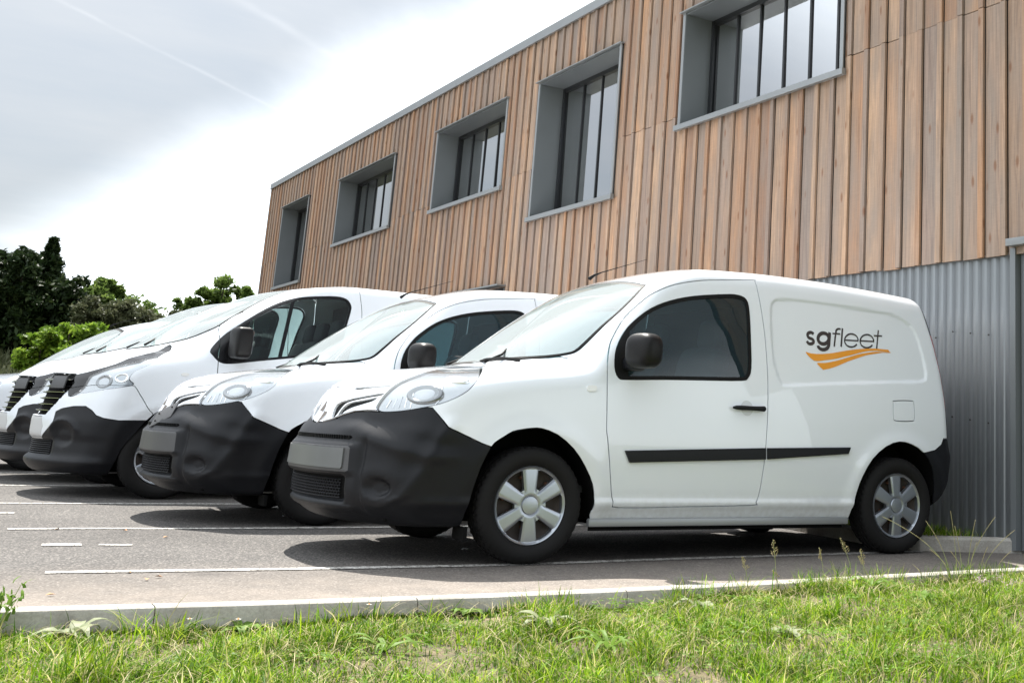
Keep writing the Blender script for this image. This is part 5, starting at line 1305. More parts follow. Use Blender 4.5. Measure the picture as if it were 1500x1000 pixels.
        super_ell('mirror_glass', (.535, sg*1.10, 1.345), (.04, .17, .22), 'chrome', mr, .3, None, 18)
        hp = [on_side(van, x, 1.03, .03 if 0 < i < 4 else .012, sg)[0] for i, x in enumerate((1.34, 1.37, 1.44, 1.51, 1.54))]
        tube('door_handle', hp, .015, 'black_plastic', d)
    hls = build_part('headlight', c.soup('headlight'), van, 'lamp_glass', root, flange=0)
    for h_, sd in zip(hls, ('near', 'far')):
        sg = -1 if sd == 'near' else 1
        build_part('lamp_housing', c.soup('headlight'), van, 'lamp_white', h_, sides=sd, flange=0, recess=.0125)
        for (bx, bz, br, mt) in ((-.52, .955, .062, 'lamp_dark'), (-.40, .99, .045, 'lamp_silver')):
            p_ = Vector(near_surface(van, bx, bz, sg)); nrm = Vector(van.grad(*[np.array([q_]) for q_ in p_])[0])
            rb_ = lathe('reflector', [(0, -.004), (br*.30, -.002), (br*.62, .001), (br*.80, .006), (br*.90, .010), (br, .011), (br*1.10, .004), (br*1.14, -.004)], 28, mt, h_, 'z')
            rb_.matrix_local = Matrix.Translation(p_-nrm*.0165)@nrm.to_track_quat('Z', 'Y').to_matrix().to_4x4()@Matrix.Diagonal((1.2, .85, 1, 1))
    build_part('lamp_mask', c.soup('lamp_mask'), van, 'gloss_black', root, flange=.004)
    build_part('rear_bumper', c.soup('rear_bumper'), van, 'black_plastic', root, sides='sym')
    build_part('side_repeater', c.soup('x', K['repeater'], 'side', 3), van, 'clear_white', root, lift=.006, flange=.008)
    # grille slats: chrome-edged horizontal bars following the nose
    def nose_x(a, z):
        xs_ = np.linspace(-1.12, -.4, 361); return xs_[np.argmax(van.f(xs_, np.full(361, -abs(a)), np.full(361, z)) < 0)]
    for z in np.arange(.695, .99, .052):
        w = float(np.interp(z, [.66, .76, .86, .94], [.33, .425, .515, .55])); aa = np.linspace(-w, w, 13)
        bm = bmesh.new(); V = []
        for a in aa:
            x = nose_x(a, z); V.append([bm.verts.new((x-.016, a, z-.002)), bm.verts.new((x+.014, a, z+.012)), bm.verts.new((x+.014, a, z-.012))])
        for A, B in zip(V, V[1:]):
            for k in range(3): bm.faces.new((A[k], A[(k+1) % 3], B[(k+1) % 3], B[k]))
        bmesh.ops.recalc_face_normals(bm, faces=bm.faces)
        from_bm('grille_slat', bm, 'gloss_black', gr)
        tube('slat_trim', [(nose_x(a, z)-.018, a, z+.001) for a in aa], .0028, 'chrome', gr, 5)
    bm = bmesh.new(); out_ = [(0, .085), (.062, 0), (0, -.085), (-.062, 0)]
    # dark plate over the badge, standing tilted on the grille
    bx = box('badge_cover_plate', (0, 0, 0), (.016, .20, .105), 'grey_plastic', root, .005, None); bx.location = (-.800, -.42, .935); bx.rotation_euler = (0, R(12), R(24))
    bm.free()
    bm = bmesh.new()
    for z in np.arange(.345, .455, .017): bm_tube(bm, [(nose_x(a, z)-.008, a, z) for a in np.linspace(-.48, .48, 17)], .0035, 4)
    from_bm('intake_mesh', bm, 'black_plastic', fb)
    for sg in (-1, 1):
        box('sill_panel', (1.5, sg*.90, .25), (2.2, .06, .12), 'black_plastic', root, .02)
    for pts in ([(-.16, -.42, 1.29), (-.11, -.40, 1.325), (.02, -.02, 1.41)], [(-.20, .30, 1.285), (-.12, .26, 1.335), (.08, .50, 1.40)]):
        tube('wiper', [(x-.03, y, z+.006) for x, y, z in pts], [.012, .009, .005], 'seal', root, 6)
    box('floor_pan', (1.65, 0, .30), (4.1, 1.36, .14), 'underbody', root, .02)
    ol = catmull(af[1:-1], 3, False); arch_liner(root, van, 0, van.R, [tuple(p) for p in ol], 0, 0)
    ol = catmull(ar[1:-1], 3, False); arch_liner(root, van, van.WB, van.R, [tuple(p) for p in ol], 0, 0)
    for x in (0, van.WB):
        for sg in (-1, 1): make_wheel(root, x, sg*.85, van.R, sg, .22)
    box('dashboard', (.30, 0, 1.10), (.62, 1.5, .26), 'interior', root, .09)
    box('bulkhead', (1.75, 0, 1.15), (.03, 1.44, 1.4), 'interior', root)
    box('cab_floor', (.8, 0, .45), (1.9, 1.6, .04), 'interior', root)
    for y in (-.46, .05, .46): seat(root, 1.05, y, .82, 'interior')
    steering(root, .62, -.46, 1.22)
    return van, root
simple('grey_white', (.55, .55, .55), .45)

# ---------------------------------------------------------------- lettering on the nearest van
def lettering(van, parent):
    def ribbon(pts, w):
        P = np.array(pts, float); n = len(P); closed = np.hypot(*(P[0]-P[-1])) < 1e-3
        V = []; F = []
        for i in range(n):
            a = P[i-1] if i else (P[-2] if closed else P[0]); b = P[i+1] if i < n-1 else (P[1] if closed else P[-1])
            t = b-a; t /= max(np.hypot(*t), 1e-9); m = np.array([-t[1], t[0]])
            V += [P[i]+m*w/2, P[i]-m*w/2]
        for i in range(n-1): F.append((2*i, 2*i+1, 2*i+3, 2*i+2))
        return V, F
    groups = {'letter_s': ['s'], 'letter_g': ['g_bowl', 'g_stem'], 'letter_f': ['f', 'f_bar'], 'letter_l': ['l'], 'letter_e': ['e1', 'e1r'], 'letter_e.001': ['e2', 'e2r'], 'letter_t': ['t', 't_bar']}
    for nm, ks in groups.items():
        V = []; F = []
        for li, k in enumerate(ks):
            w, pts = KS[k]; w *= 1.32; v, f = ribbon(catmull(pts, 3, False) if len(pts) > 3 else pts, w); o = len(V)
            q = on_side(van, [p[0] for p in v], [p[1] for p in v], .0015+.0006*li)
            V += [tuple(p) for p in q]; F += [tuple(o+i for i in g) for g in f]
        mesh_np(nm.split('.')[0], V, F, 'dark_print', parent)
    for k in ('swoosh_up', 'swoosh_low'):
        P = catmull([(p[0], p[2]) for p in KP[k]], 3)
        bm = bmesh.new(); q = on_side(van, P[:, 0], P[:, 1], .0015)
        f = bm.faces.new([bm.verts.new(p) for p in q]); bmesh.ops.triangulate(bm, faces=[f], ngon_method='EAR_CLIP')
        from_bm('swoosh', bm, 'orange_print', parent)

kvan, van1 = build_small_van()
van1.location = (0, .88, 0)
tag(van1, 'nearest white van, with the sgfleet lettering and orange swoosh on its side', 'van', 'white vans parked in a row')
van2 = copy_tree(van1); van2.location = (-.4223, 3.385, 0)
van2['label'] = 'white van second from the right, a loose grey plate hanging above its bumper, no lettering'
for b_ in van2.children:                              # the second van has lost its plate
    if b_.name.startswith('front_bumper'):
        for ch in list(b_.children):
            if ch.name.startswith('number_plate.') or ch.name == 'number_plate': bpy.data.objects.remove(ch)
lettering(kvan, van1)
pl = box('loose_plate', (0, 0, 0), (.010, .30, .13), 'grey_plastic', van2, .004); pl.location = (-.955, -.18, .712); pl.rotation_euler = (R(-18), R(28), R(8))
for y, z in ((-.09, .03), (.09, .03), (.09, -.03)):
    sc_ = tube('plate_screw', [(-.006, y, z), (-.012, y, z)], .006, 'underbody', None, 8); sc_.parent = pl
lvan, van3 = build_large_van()
van3.location = (-1.03, 6.07, 0)
tag(van3, 'larger white van third from the right, side window open to view with a black mirror', 'van', 'white vans parked in a row')
van4 = copy_tree(van3); van4.location = (-1.15, 8.27, 0)
van4['label'] = 'larger white van second from the left, mostly hidden, slatted grille showing at its nose'
van5 = copy_tree(van1); van5.location = (-1.62, 10.6, 0)
for ch in list(van5.children):
    if ch.name.startswith('letter') or ch.name.startswith('swoosh'): bpy.data.objects.remove(ch)
van5['label'] = 'leftmost white van, only a sliver of its bonnet showing at the photo edge'
# ---------------------------------------------------------------- vegetation
def leaf_mat(name, ramp, trans=.35, rough=.5, nscale=1.7, amp=.25):
    m = bpy.data.materials.new(name); m.use_nodes = True; nt = m.node_tree; N = nt.nodes.new; L = nt.links.new
    b = nt.nodes['Principled BSDF']; out = nt.nodes['Material Output']
    geo = N('ShaderNodeNewGeometry'); rp = N('ShaderNodeValToRGB'); L(geo.outputs['Random Per Island'], rp.inputs[0])
    e = rp.color_ramp.elements; e[0].position = ramp[0][0]; e[0].color = (*ramp[0][1], 1); e[1].position = ramp[-1][0]; e[1].color = (*ramp[-1][1], 1)
    for p, c in ramp[1:-1]: e.new(p).color = (*c, 1)
    tc = N('ShaderNodeTexCoord'); n = N('ShaderNodeTexNoise'); n.inputs['Scale'].default_value = nscale; n.inputs['Detail'].default_value = 5; L(tc.outputs['Object'], n.inputs['Vector'])
    mr = N('ShaderNodeMapRange'); L(n.outputs[0], mr.inputs[0]); mr.inputs[1].default_value = .3; mr.inputs[2].default_value = .7; mr.inputs[3].default_value = 1-amp; mr.inputs[4].default_value = 1+amp
    sc_ = N('ShaderNodeVectorMath'); sc_.operation = 'SCALE'; L(rp.outputs[0], sc_.inputs[0]); L(mr.outputs[0], sc_.inputs['Scale'])
    L(sc_.outputs[0], b.inputs['Base Color']); setp(b, Roughness=rough, Specular_IOR_Level=.12)
    tl = N('ShaderNodeBsdfTranslucent'); L(sc_.outputs[0], tl.inputs[0]); mx = N('ShaderNodeMixShader'); mx.inputs[0].default_value = trans
    L(b.outputs[0], mx.inputs[1]); L(tl.outputs[0], mx.inputs[2]); L(mx.outputs[0], out.inputs[0]); MATS[name] = m
leaf_mat('grass_blades', [(0, (.035, .10, .006)), (.3, (.09, .19, .009)), (.6, (.17, .30, .014)), (.82, (.32, .43, .025)), (.90, (.40, .38, .13)), (1, (.56, .50, .26))], .45, nscale=5.0, amp=.5)
leaf_mat('straw', [(0, (.42, .36, .19)), (1, (.55, .47, .28))], .3)
leaf_mat('weed_leaf', [(0, (.12, .22, .03)), (1, (.20, .32, .06))], .4)
leaf_mat('grey_leaf', [(0, (.20, .25, .13)), (1, (.36, .38, .24))], .3)
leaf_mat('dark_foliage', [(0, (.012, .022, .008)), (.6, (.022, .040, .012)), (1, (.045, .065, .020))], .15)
leaf_mat('mid_foliage', [(0, (.06, .10, .022)), (.6, (.12, .18, .04)), (1, (.20, .27, .07))], .45)
leaf_mat('bright_foliage', [(0, (.07, .13, .015)), (.6, (.15, .25, .025)), (1, (.27, .37, .05))], .4)
leaf_mat('olive_foliage', [(0, (.055, .065, .030)), (.6, (.09, .10, .05)), (1, (.15, .155, .085))], .25)
leaf_mat('petals', [(0, (.62, .36, .48)), (.5, (.72, .55, .62)), (1, (.80, .74, .76))], .3)
simple('bark', (.06, .045, .035), .9, var=.3, vscale=12)

def blades(n, pos, h, w, lean, mat, name='grass', kind='stuff', parent=None, curl=.5, seed=1, az=None):
    """n grass blades: tapered, bent strips. pos (n,3), h, w, lean arrays"""
    g = np.random.default_rng(seed); az = g.uniform(0, 2*np.pi, n) if az is None else az
    d = np.stack([np.cos(az), np.sin(az), 0*az], -1); s_ = np.stack([-np.sin(az), np.cos(az), 0*az], -1)
    tw = g.uniform(-.8, .8, n)[:, None]; s_ = s_*np.cos(tw)+d*np.sin(tw)
    V = np.zeros((n, 7, 3)); T = (0, .35, .7, 1.0)
    for k, t in enumerate(T):
        ctr = pos+d*(lean*h*(t**(1+curl*1.6)))[:, None]+np.array([0, 0, 1])*(h*(t-.28*lean*t*t))[:, None]
        ww = (w*(1-.25*t)*(.5 if t < .9 else 0))[:, None] if k < 3 else 0
        if k < 3: V[:, 2*k] = ctr-s_*ww; V[:, 2*k+1] = ctr+s_*ww
        else: V[:, 6] = ctr
    base = (np.arange(n)*7)[:, None]
    F = np.concatenate([base+np.array([0, 1, 3]), base+np.array([0, 3, 2]), base+np.array([2, 3, 5]), base+np.array([2, 5, 4]), base+np.array([4, 5, 6])])
    o = mesh_np(name, V.reshape(-1, 3), F, mat, parent, smooth=True)
    if kind: tag(o, kind=kind)
    return o
def patch(x, y, s, seed):
    """soft 0..1 clump pattern"""
    g = np.random.default_rng(seed); v = np.zeros_like(x)
    for k in range(9):
        a = g.uniform(0, 6.28); f = s*g.uniform(.5, 2.2); v += np.sin((x*np.cos(a)+y*np.sin(a))*f+g.uniform(0, 6.28))
    return .5+.5*np.tanh(v/2.2)
def verge():
    g = np.random.default_rng(11)
    N = 430000
    # denser where the photograph stands close
    x = g.uniform(-4.2, 5.5, N); y = -.9-4.2*g.random(N)**1.55
    y = np.minimum(y, kerb_y(x)-.066-.0*g.random(N))
    # keep what a camera near the photograph's could see
    dx = x-CAM['pos'][0]; dy = y-CAM['pos'][1]; ang = np.arctan2(dx, dy)
    k = (ang > -.10) & (ang < 1.15) & (dy > 2.0); x, y = x[k], y[k]
    on = y < kerb_y(x)-.065
    x, y = x[on], y[on]
    c1 = patch(x, y, 6, 1); c2 = patch(x, y, 17, 2); edge = np.clip((kerb_y(x)-.07-y)/.45, 0, 1)
    bare = (edge < .7)*(1-sst(x, -.9, .6))                          # worn strip at the kerb on the left
    k = g.random(len(x)) < (.25+.75*c1)*(1-.72*bare*(.4+.6*c2))*(.5+.5*np.clip(c2*1.6, 0, 1)); x, y, c1, c2, edge = x[k], y[k], c1[k], c2[k], edge[k]
    n = len(x); print('blades', n)
    h = (.035+.06*c1*g.random(n)+.045*c2*g.random(n))*(.45+.45*edge)*g.uniform(.5, 1.35, n); w = g.uniform(.0024, .0056, n)
    lean = g.uniform(.15, 1.5, n)
    pos = np.stack([x, y, gz(x, y)-.004], -1)
    blades(n, pos, h, w, lean, 'grass_blades', 'grass', seed=5)
    # dry thatch lying low
    m = 9000; i = g.integers(0, n, m); pos2 = pos[i]+g.normal(0, .02, (m, 3))*[1, 1, 0]+[0, 0, .012]
    on = pos2[:, 1] < kerb_y(pos2[:, 0])-.065; pos2 = pos2[on]; m = len(pos2)
    blades(m, pos2, g.uniform(.04, .11, m), g.uniform(.0015, .003, m), g.uniform(1.0, 2.0, m), 'straw', 'dry_grass', seed=6)
    # tufts hanging over the kerb
    tx = np.concatenate([g.uniform(-2.6, 4.5, 60), g.uniform(.2, 4.5, 70)]); P = []; H = []
    for t in tx:
        k = g.integers(6, 16); P.append(np.stack([t+g.normal(0, .03, k), kerb_y(t)-.085-np.abs(g.normal(0, .03, k)), np.full(k, float(gz(t, -1.1)))], -1)); H.append(g.uniform(.05, .16, k)*(1 if t > -.2 else .75))
    P = np.concatenate(P); H = np.concatenate(H); n = len(P)
    blades(n, P, H, g.uniform(.0025, .0045, n), g.uniform(.1, .9, n), 'grass_blades', 'grass', seed=8)
    # taller tussocks standing out of the short grass
    P = []; H = []
    for _ in range(150):
        t = g.uniform(-3.0, 5.0); ty = -1.15-2.2*g.random(); k = g.integers(14, 46); r_ = g.uniform(.02, .07)
        P.append(np.stack([t+g.normal(0, r_, k), ty+g.normal(0, r_, k), gz(t+np.zeros(k), ty)], -1)); H.append(g.uniform(.08, .19)*g.uniform(.6, 1.1, k))
    P = np.concatenate(P); H = np.concatenate(H); on = P[:, 1] < kerb_y(P[:, 0])-.07; P = P[on]; H = H[on]; n = len(P)
    blades(n, P, H, g.uniform(.0025, .0055, n), g.uniform(.1, 1.3, n), 'grass_blades', 'grass', seed=12)
    # planting strip and far meadow edge
    n = 9000; x = g.uniform(3.05, 3.66, n); y = g.uniform(.15, 7, n); k = x > np.interp(y, [p[1] for p in oc], [p[0] for p in oc])+.10; x, y = x[k], y[k]; n = len(x)
    blades(n, np.stack([x, y, np.full(n, .07)], -1), g.uniform(.04, .10, n), g.uniform(.003, .005, n), g.uniform(.1, .9, n), 'grass_blades', 'grass', seed=9)
    n = 16000; y = g.uniform(29, 40, n); x = g.uniform(-6, 10, n); 
    blades(n, np.stack([x, y, -.2+2.4*sst(y, 27, 37)+.25*np.sin(x*.35)*sst(y, 30, 40)], -1), g.uniform(.15, .5, n), g.uniform(.02, .04, n), g.uniform(.1, .8, n), 'olive_foliage', 'grass', seed=10)
verge()
def clover():
    g = np.random.default_rng(33); V = []; F = []
    for _ in range(90):
        cx_, cy_ = g.uniform(-2.8, 4.5), -1.2-2.0*g.random()
        for _k in range(g.integers(12, 40)):
            x, y = cx_+g.normal(0, .07), cy_+g.normal(0, .05)
            if y > kerb_y(x)-.08: continue
            z = float(gz(x, y))+g.uniform(.03, .07); a0 = g.uniform(0, 6.28)
            for q_ in range(3):
                a = a0+q_*2.1; r_ = g.uniform(.006, .011); o_ = len(V); c_, s_ = math.cos(a), math.sin(a); t1 = g.normal(0, .003)
                V += [(x, y, z), (x+r_*c_-r_*.55*s_, y+r_*s_+r_*.55*c_, z+.003+t1), (x+1.5*r_*c_, y+1.5*r_*s_, z+.001), (x+r_*c_+r_*.55*s_, y+r_*s_-r_*.55*c_, z+.003-t1)]; F.append((o_, o_+1, o_+2, o_+3))
    tag(mesh_np('clover', V, F, 'weed_leaf'), kind='stuff')
clover()

def ground_hit(px, py, z):
    d = fw+r2*((px-CAM['px'])/CAM['f'])-u2*((py-CAM['py'])/CAM['f']); t = (z-CAM['pos'][2])/d.z; return Vector(CAM['pos'])+d*t
def stalk(x, y, h, lean, az, label, spike=True, n_side=0, fat=1.):
    """one flowering grass stem with a narrow spike or an open panicle"""
    z0 = float(gz(x, y)); t_ = empty('grass_stalk', (x, y, z0), az, label=label, cat='grass stem', group='flowering grass stems along the kerb')
    pts = [(lean*h*(t**1.7), 0, h*(t-.18*lean*t*t)) for t in np.linspace(0, 1, 9)]
    tube('stem', pts, [.0016]*4+[.0012]*5, 'straw_green', t_, 5)
    g = np.random.default_rng(int(abs(x*1000)+abs(h*777)))
    bm = bmesh.new()
    def seed_(p, dirv, l=.011, w=.0028):
        dirv = dirv.normalized(); s_ = dirv.cross(Vector((.3, .9, .1))).normalized(); u_ = dirv.cross(s_)
        a = bm.verts.new(p); b = bm.verts.new(p+dirv*l); r_ = [bm.verts.new(p+dirv*l*.45+(s_*math.cos(q_)+u_*math.sin(q_))*w) for q_ in (0, 2.1, 4.2)]
        for k in range(3): bm.faces.new((a, r_[k], r_[(k+1) % 3])); bm.faces.new((b, r_[(k+1) % 3], r_[k]))
    def at(t): return Vector((lean*h*(t**1.7), 0, h*(t-.18*lean*t*t)))
    if spike:
        for t in np.arange(.52, 1.0, .018):
            p = at(t); d = (at(min(t+.05, 1))-p).normalized()
            for s_ in (-1, 1): seed_(p, d+Vector((.12*s_, .35*s_, 0)), .013*fat, .0026*fat)
    else:
        for t in np.arange(.66, 1.0, .05):
            p = at(t); L_ = (1.02-t)*h*.32
            for q_ in range(3):
                a = g.uniform(0, 6.28); d = Vector((math.cos(a), math.sin(a), .9)).normalized(); e_ = p+d*L_
                bm_tube(bm, [p, e_], .0006, 3, False)
                for _ in range(4): seed_(p+(e_-p)*g.uniform(.45, 1.0), d+Vector(g.normal(0, .3, 3)), .008*fat, .0024*fat)
    from_bm('seed_head', bm, 'straw', t_)
    return t_
simple('straw_green', (.30, .33, .12), .6)
pc = [(1010, 858, 45, 0, .15, 1, 'open-headed'), (1045, 855, 62, 0, .05, 1, 'open-headed'), (1060, 857, 28, 0, .3, 1, 'open-headed'), (1115, 852, 45, 0, .1, 1, 'open-headed'),
      (1148, 848, 55, 0, .25, 1, 'open-headed'), (1170, 848, 42, 0, .1, 1, 'open-headed'), (1188, 850, 36, 0, .35, 1, 'open-headed'),
      (1275, 838, 84, 1, .9, 0, ''), (1285, 840, 72, 1, .35, 0, ''), (1296, 838, 62, 1, .1, 0, ''), (1308, 842, 80, 1, .05, 0, ''), (1316, 840, 70, 1, -.08, 0, ''), (1330, 842, 45, 1, -.15, 0, ''),
      (1345, 845, 80, 1, -.35, 0, ''), (1352, 842, 66, 1, -.55, 0, ''), (1360, 844, 40, 1, -.2, 0, ''), (1375, 842, 38, 1, -.5, 0, ''), (1300, 842, 40, 1, .6, 0, ''), (1322, 842, 36, 1, .4, 0, '')]
where = ['leftmost of those in front of the nearest van', 'tallest of the open-headed stems in front of the nearest van sill', 'short one beside the tallest open-headed stem', 'just left of the bent pair near the van rear door edge',
         'left one of three close together before the rear panel', 'middle one of the three in front of the rear side panel', 'right one of the three in front of the rear side panel',
         'leaning far left across the rear tyre, the longest', 'leaning left, second in the fan before the rear tyre', 'third from the left in the fan before the rear tyre', 'upright in the middle of the rear wheel cover', 'almost upright at the right part of the rear wheel cover', 'short upright at the tread of the rear tyre',
         'leaning right in front of the planter kerb corner', 'farthest right leaning of the long stems before the planter kerb', 'short stem before the planter kerb corner', 'rightmost short stem before the planter kerb', 'short stem leaning left under the rear tyre', 'short stem leaning left below the rear wheel cover']
for (px_, py_, hp, sp_, ln, _, ds), wh in zip(pc, where):
    p = ground_hit(px_, py_, -.06); dist = (p-Vector(CAM['pos'])).length; h = hp/CAM['f']*dist*1.12
    y_ = min(p.y, float(kerb_y(p.x))-.08)
    stalk(p.x, y_, h, abs(ln)*1.0+.05, (2.53 if ln > 0 else -.61), ('dry %sgrass stem, ' % ('open-headed ' if not sp_ else ''))+wh, bool(sp_), fat=.85)

def rosette(name, x, y, n, L_, W_, mat, label, cat, up=.5, seed=0, z=None):
    """broad-leaved weed: arching leaves with a folded midrib"""
    g = np.random.default_rng(seed); z0 = float(gz(x, y)) if z is None else z; t_ = empty(name, (x, y, z0), 0, label=label, cat=cat)
    for i in range(n):
        az = 2*math.pi*i/n+g.normal(0, .3); l = L_*g.uniform(.65, 1.1); w = W_*g.uniform(.8, 1.15); e_ = up*g.uniform(.6, 1.3)
        V = []; F = []; K = 7
        for k in range(K+1):
            t = k/K; r_ = l*t; zz = l*(e_*t-.75*e_*t*t*1.2)+.01; ww = w*math.sin(math.pi*min(1, .12+t*.88))**.8*(1-.1*t)/2 if k < K else .001
            for s_, dz in ((-1, .25), (0, 0), (1, .25)): V.append((r_, s_*ww, zz+abs(s_)*ww*dz+g.normal(0, .002)))
        for k in range(K):
            for q_ in range(2): F.append((3*k+q_, 3*k+q_+1, 3*k+q_+4, 3*k+q_+3))
        o = mesh_np('leaf', V, F, mat, t_, smooth=True); o.rotation_euler = (0, 0, az)
    return t_
def at_px(px_, py_, z=-.15):
    p = ground_hit(px_, py_, z); q_ = float(kerb_y(p.x))-.11
    return p.x, (min(p.y, q_) if z < -.001 else p.y)
weeds = [(330, 938, 9, .075, .030, 'weed_leaf', 'bright broad-leaved weed growing below the kerb left of centre'),
         (100, 968, 8, .10, .030, 'grey_leaf', 'greyish weed in the grass at the lower left'),
         (795, 962, 9, .10, .032, 'grey_leaf', 'grey-green weed with drooping leaves in the grass below the nearest front wheel'),
         (1150, 968, 9, .095, .030, 'grey_leaf', 'grey-green weed in the lower grass below the van sill'),
         (1355, 920, 8, .085, .034, 'weed_leaf', 'bright green weed in the grass at the right, left of the pink flowers'),
         (1275, 905, 16, .11, .012, 'weed_leaf', 'yellow-green tuft of narrow leaves on a bare spot right of centre'),
         (1020, 930, 8, .085, .032, 'grey_leaf', 'pale flat weed in the middle of the grass verge'),
         (655, 925, 7, .06, .028, 'weed_leaf', 'small green weed near the kerb in front of the middle van'),
         (560, 985, 10, .12, .014, 'weed_leaf', 'spiky narrow-leaved tuft at the bottom edge left of centre'),
         (890, 990, 12, .14, .012, 'weed_leaf', 'spiky narrow-leaved tuft at the bottom edge right of centre')]
for i, (a, b, n, l, w, mt, lb) in enumerate(weeds):
    x, y = at_px(a, b); rosette('weed', x, y, n, l*1.45, w*1.5, mt, lb, 'weed', 1.1, i)
def bushy(name, x, y, h, r_, n, leaf, mat, label, cat, seed):
    g = np.random.default_rng(seed); z0 = float(gz(x, y)); t_ = empty(name, (x, y, z0), 0, label=label, cat=cat)
    bm = bmesh.new(); P = []
    for i in range(9):
        a = g.uniform(0, 6.28); q_ = g.uniform(.2, 1)*r_; tip = Vector((q_*math.cos(a), q_*math.sin(a), h*g.uniform(.6, 1))); bm_tube(bm, [(0, 0, 0), tip*.5+Vector((0, 0, h*.1)), tip], [.003, .002, .001], 4)
        for t in np.linspace(.25, 1, n): P.append(tip*t+Vector(g.normal(0, .012, 3)))
    from_bm('stem', bm, 'straw_green', t_)
    P = np.array(P); m = len(P); blades(m, P, g.uniform(.6, 1.2, m)*leaf, g.uniform(.8, 1.2, m)*leaf*.42, g.uniform(.2, 1.6, m), mat, 'leaves', None, t_, seed=seed)
x, y = at_px(2, 905, -.16); x -= .10; bushy('weed_clump', x, y+.0, .20, .10, 12, .035, 'weed_leaf', 'leafy weed rising over the kerb at the left photo edge', 'weed', 4)
for k, (a, b) in enumerate(((1440, 868), (1462, 862), (1485, 868), (1478, 880))):
    x, y = at_px(a, b, -.07)
    bushy('flowering_weed', x, min(y, kerb_y(x)-.1), .055, .05, 12, .012, 'petals', ['pale pink flowers at the right of the verge, left part of the patch', 'pale pink flowers nearest the kerb at the right', 'pale pink flowers at the right photo edge', 'lowest pale pink flowers of the patch at the right edge'][k], 'flowers', 20+k)
# daisies near the kerb
for k, (a, b) in enumerate(((325, 918), (253, 918), (498, 905))):
    x, y = at_px(a, b, -.10); z0 = float(gz(x, y)); d = empty('daisy', (x, y, z0), 0, label=['white daisy above the bright weed by the kerb', 'small white flower by the kerb left of the bright weed', 'white flower in the grass by the kerb left of centre'][k], cat='flower')
    tube('stem', [(0, 0, 0), (.003, 0, .03), (.004, .002, .06)], .001, 'straw_green', d, 5)
    V = []; F = []
    for i in range(12):
        q_ = 2*math.pi*i/12; c_, s_ = math.cos(q_), math.sin(q_); o_ = len(V)
        V += [(.004, .002, .06), (.004+.008*c_-.002*s_, .002+.008*s_+.002*c_, .062), (.004+.012*c_, .002+.012*s_, .061), (.004+.008*c_+.002*s_, .002+.008*s_-.002*c_, .062)]; F.append((o_, o_+1, o_+2, o_+3))
    mesh_np('petals', V, F, 'clear_white', d); super_ell('disc', (.004, .002, .063), (.007, .007, .005), 'orange_print', d, 1, None, 8)
# fallen leaves on the asphalt
for k, (a, b) in enumerate(((74, 873), (215, 850), (232, 846), (83, 776), (183, 778), (243, 788), (190, 839))):
    x, y = at_px(a, b, .0); o = mesh_np('fallen_leaf', [(-.02, 0, .006), (-.005, .011, .014), (.018, .003, .008), (.0, -.010, .012)], [(0, 1, 2), (0, 2, 3)], 'orange_leaf' if 'orange_leaf' in MATS else simple('orange_leaf', (.42, .20, .07), .7))
    o.location = (x, y, 0); o.rotation_euler = (0, 0, k*1.3)
    tag(o, ['dry leaf on the asphalt near the kerb, closest to the left photo edge', 'dry leaf on asphalt below the nearest bay line, left one of the close pair', 'dry leaf on asphalt below the nearest bay line, right one of the close pair', 'dry leaf by the left end of the second bay line', 'dry leaf lying above the second bay line end', 'rightmost dry leaf lying by the second bay line', 'dry leaf lying on the nearest painted bay line'][k], 'leaf', 'dry leaves scattered on the asphalt')

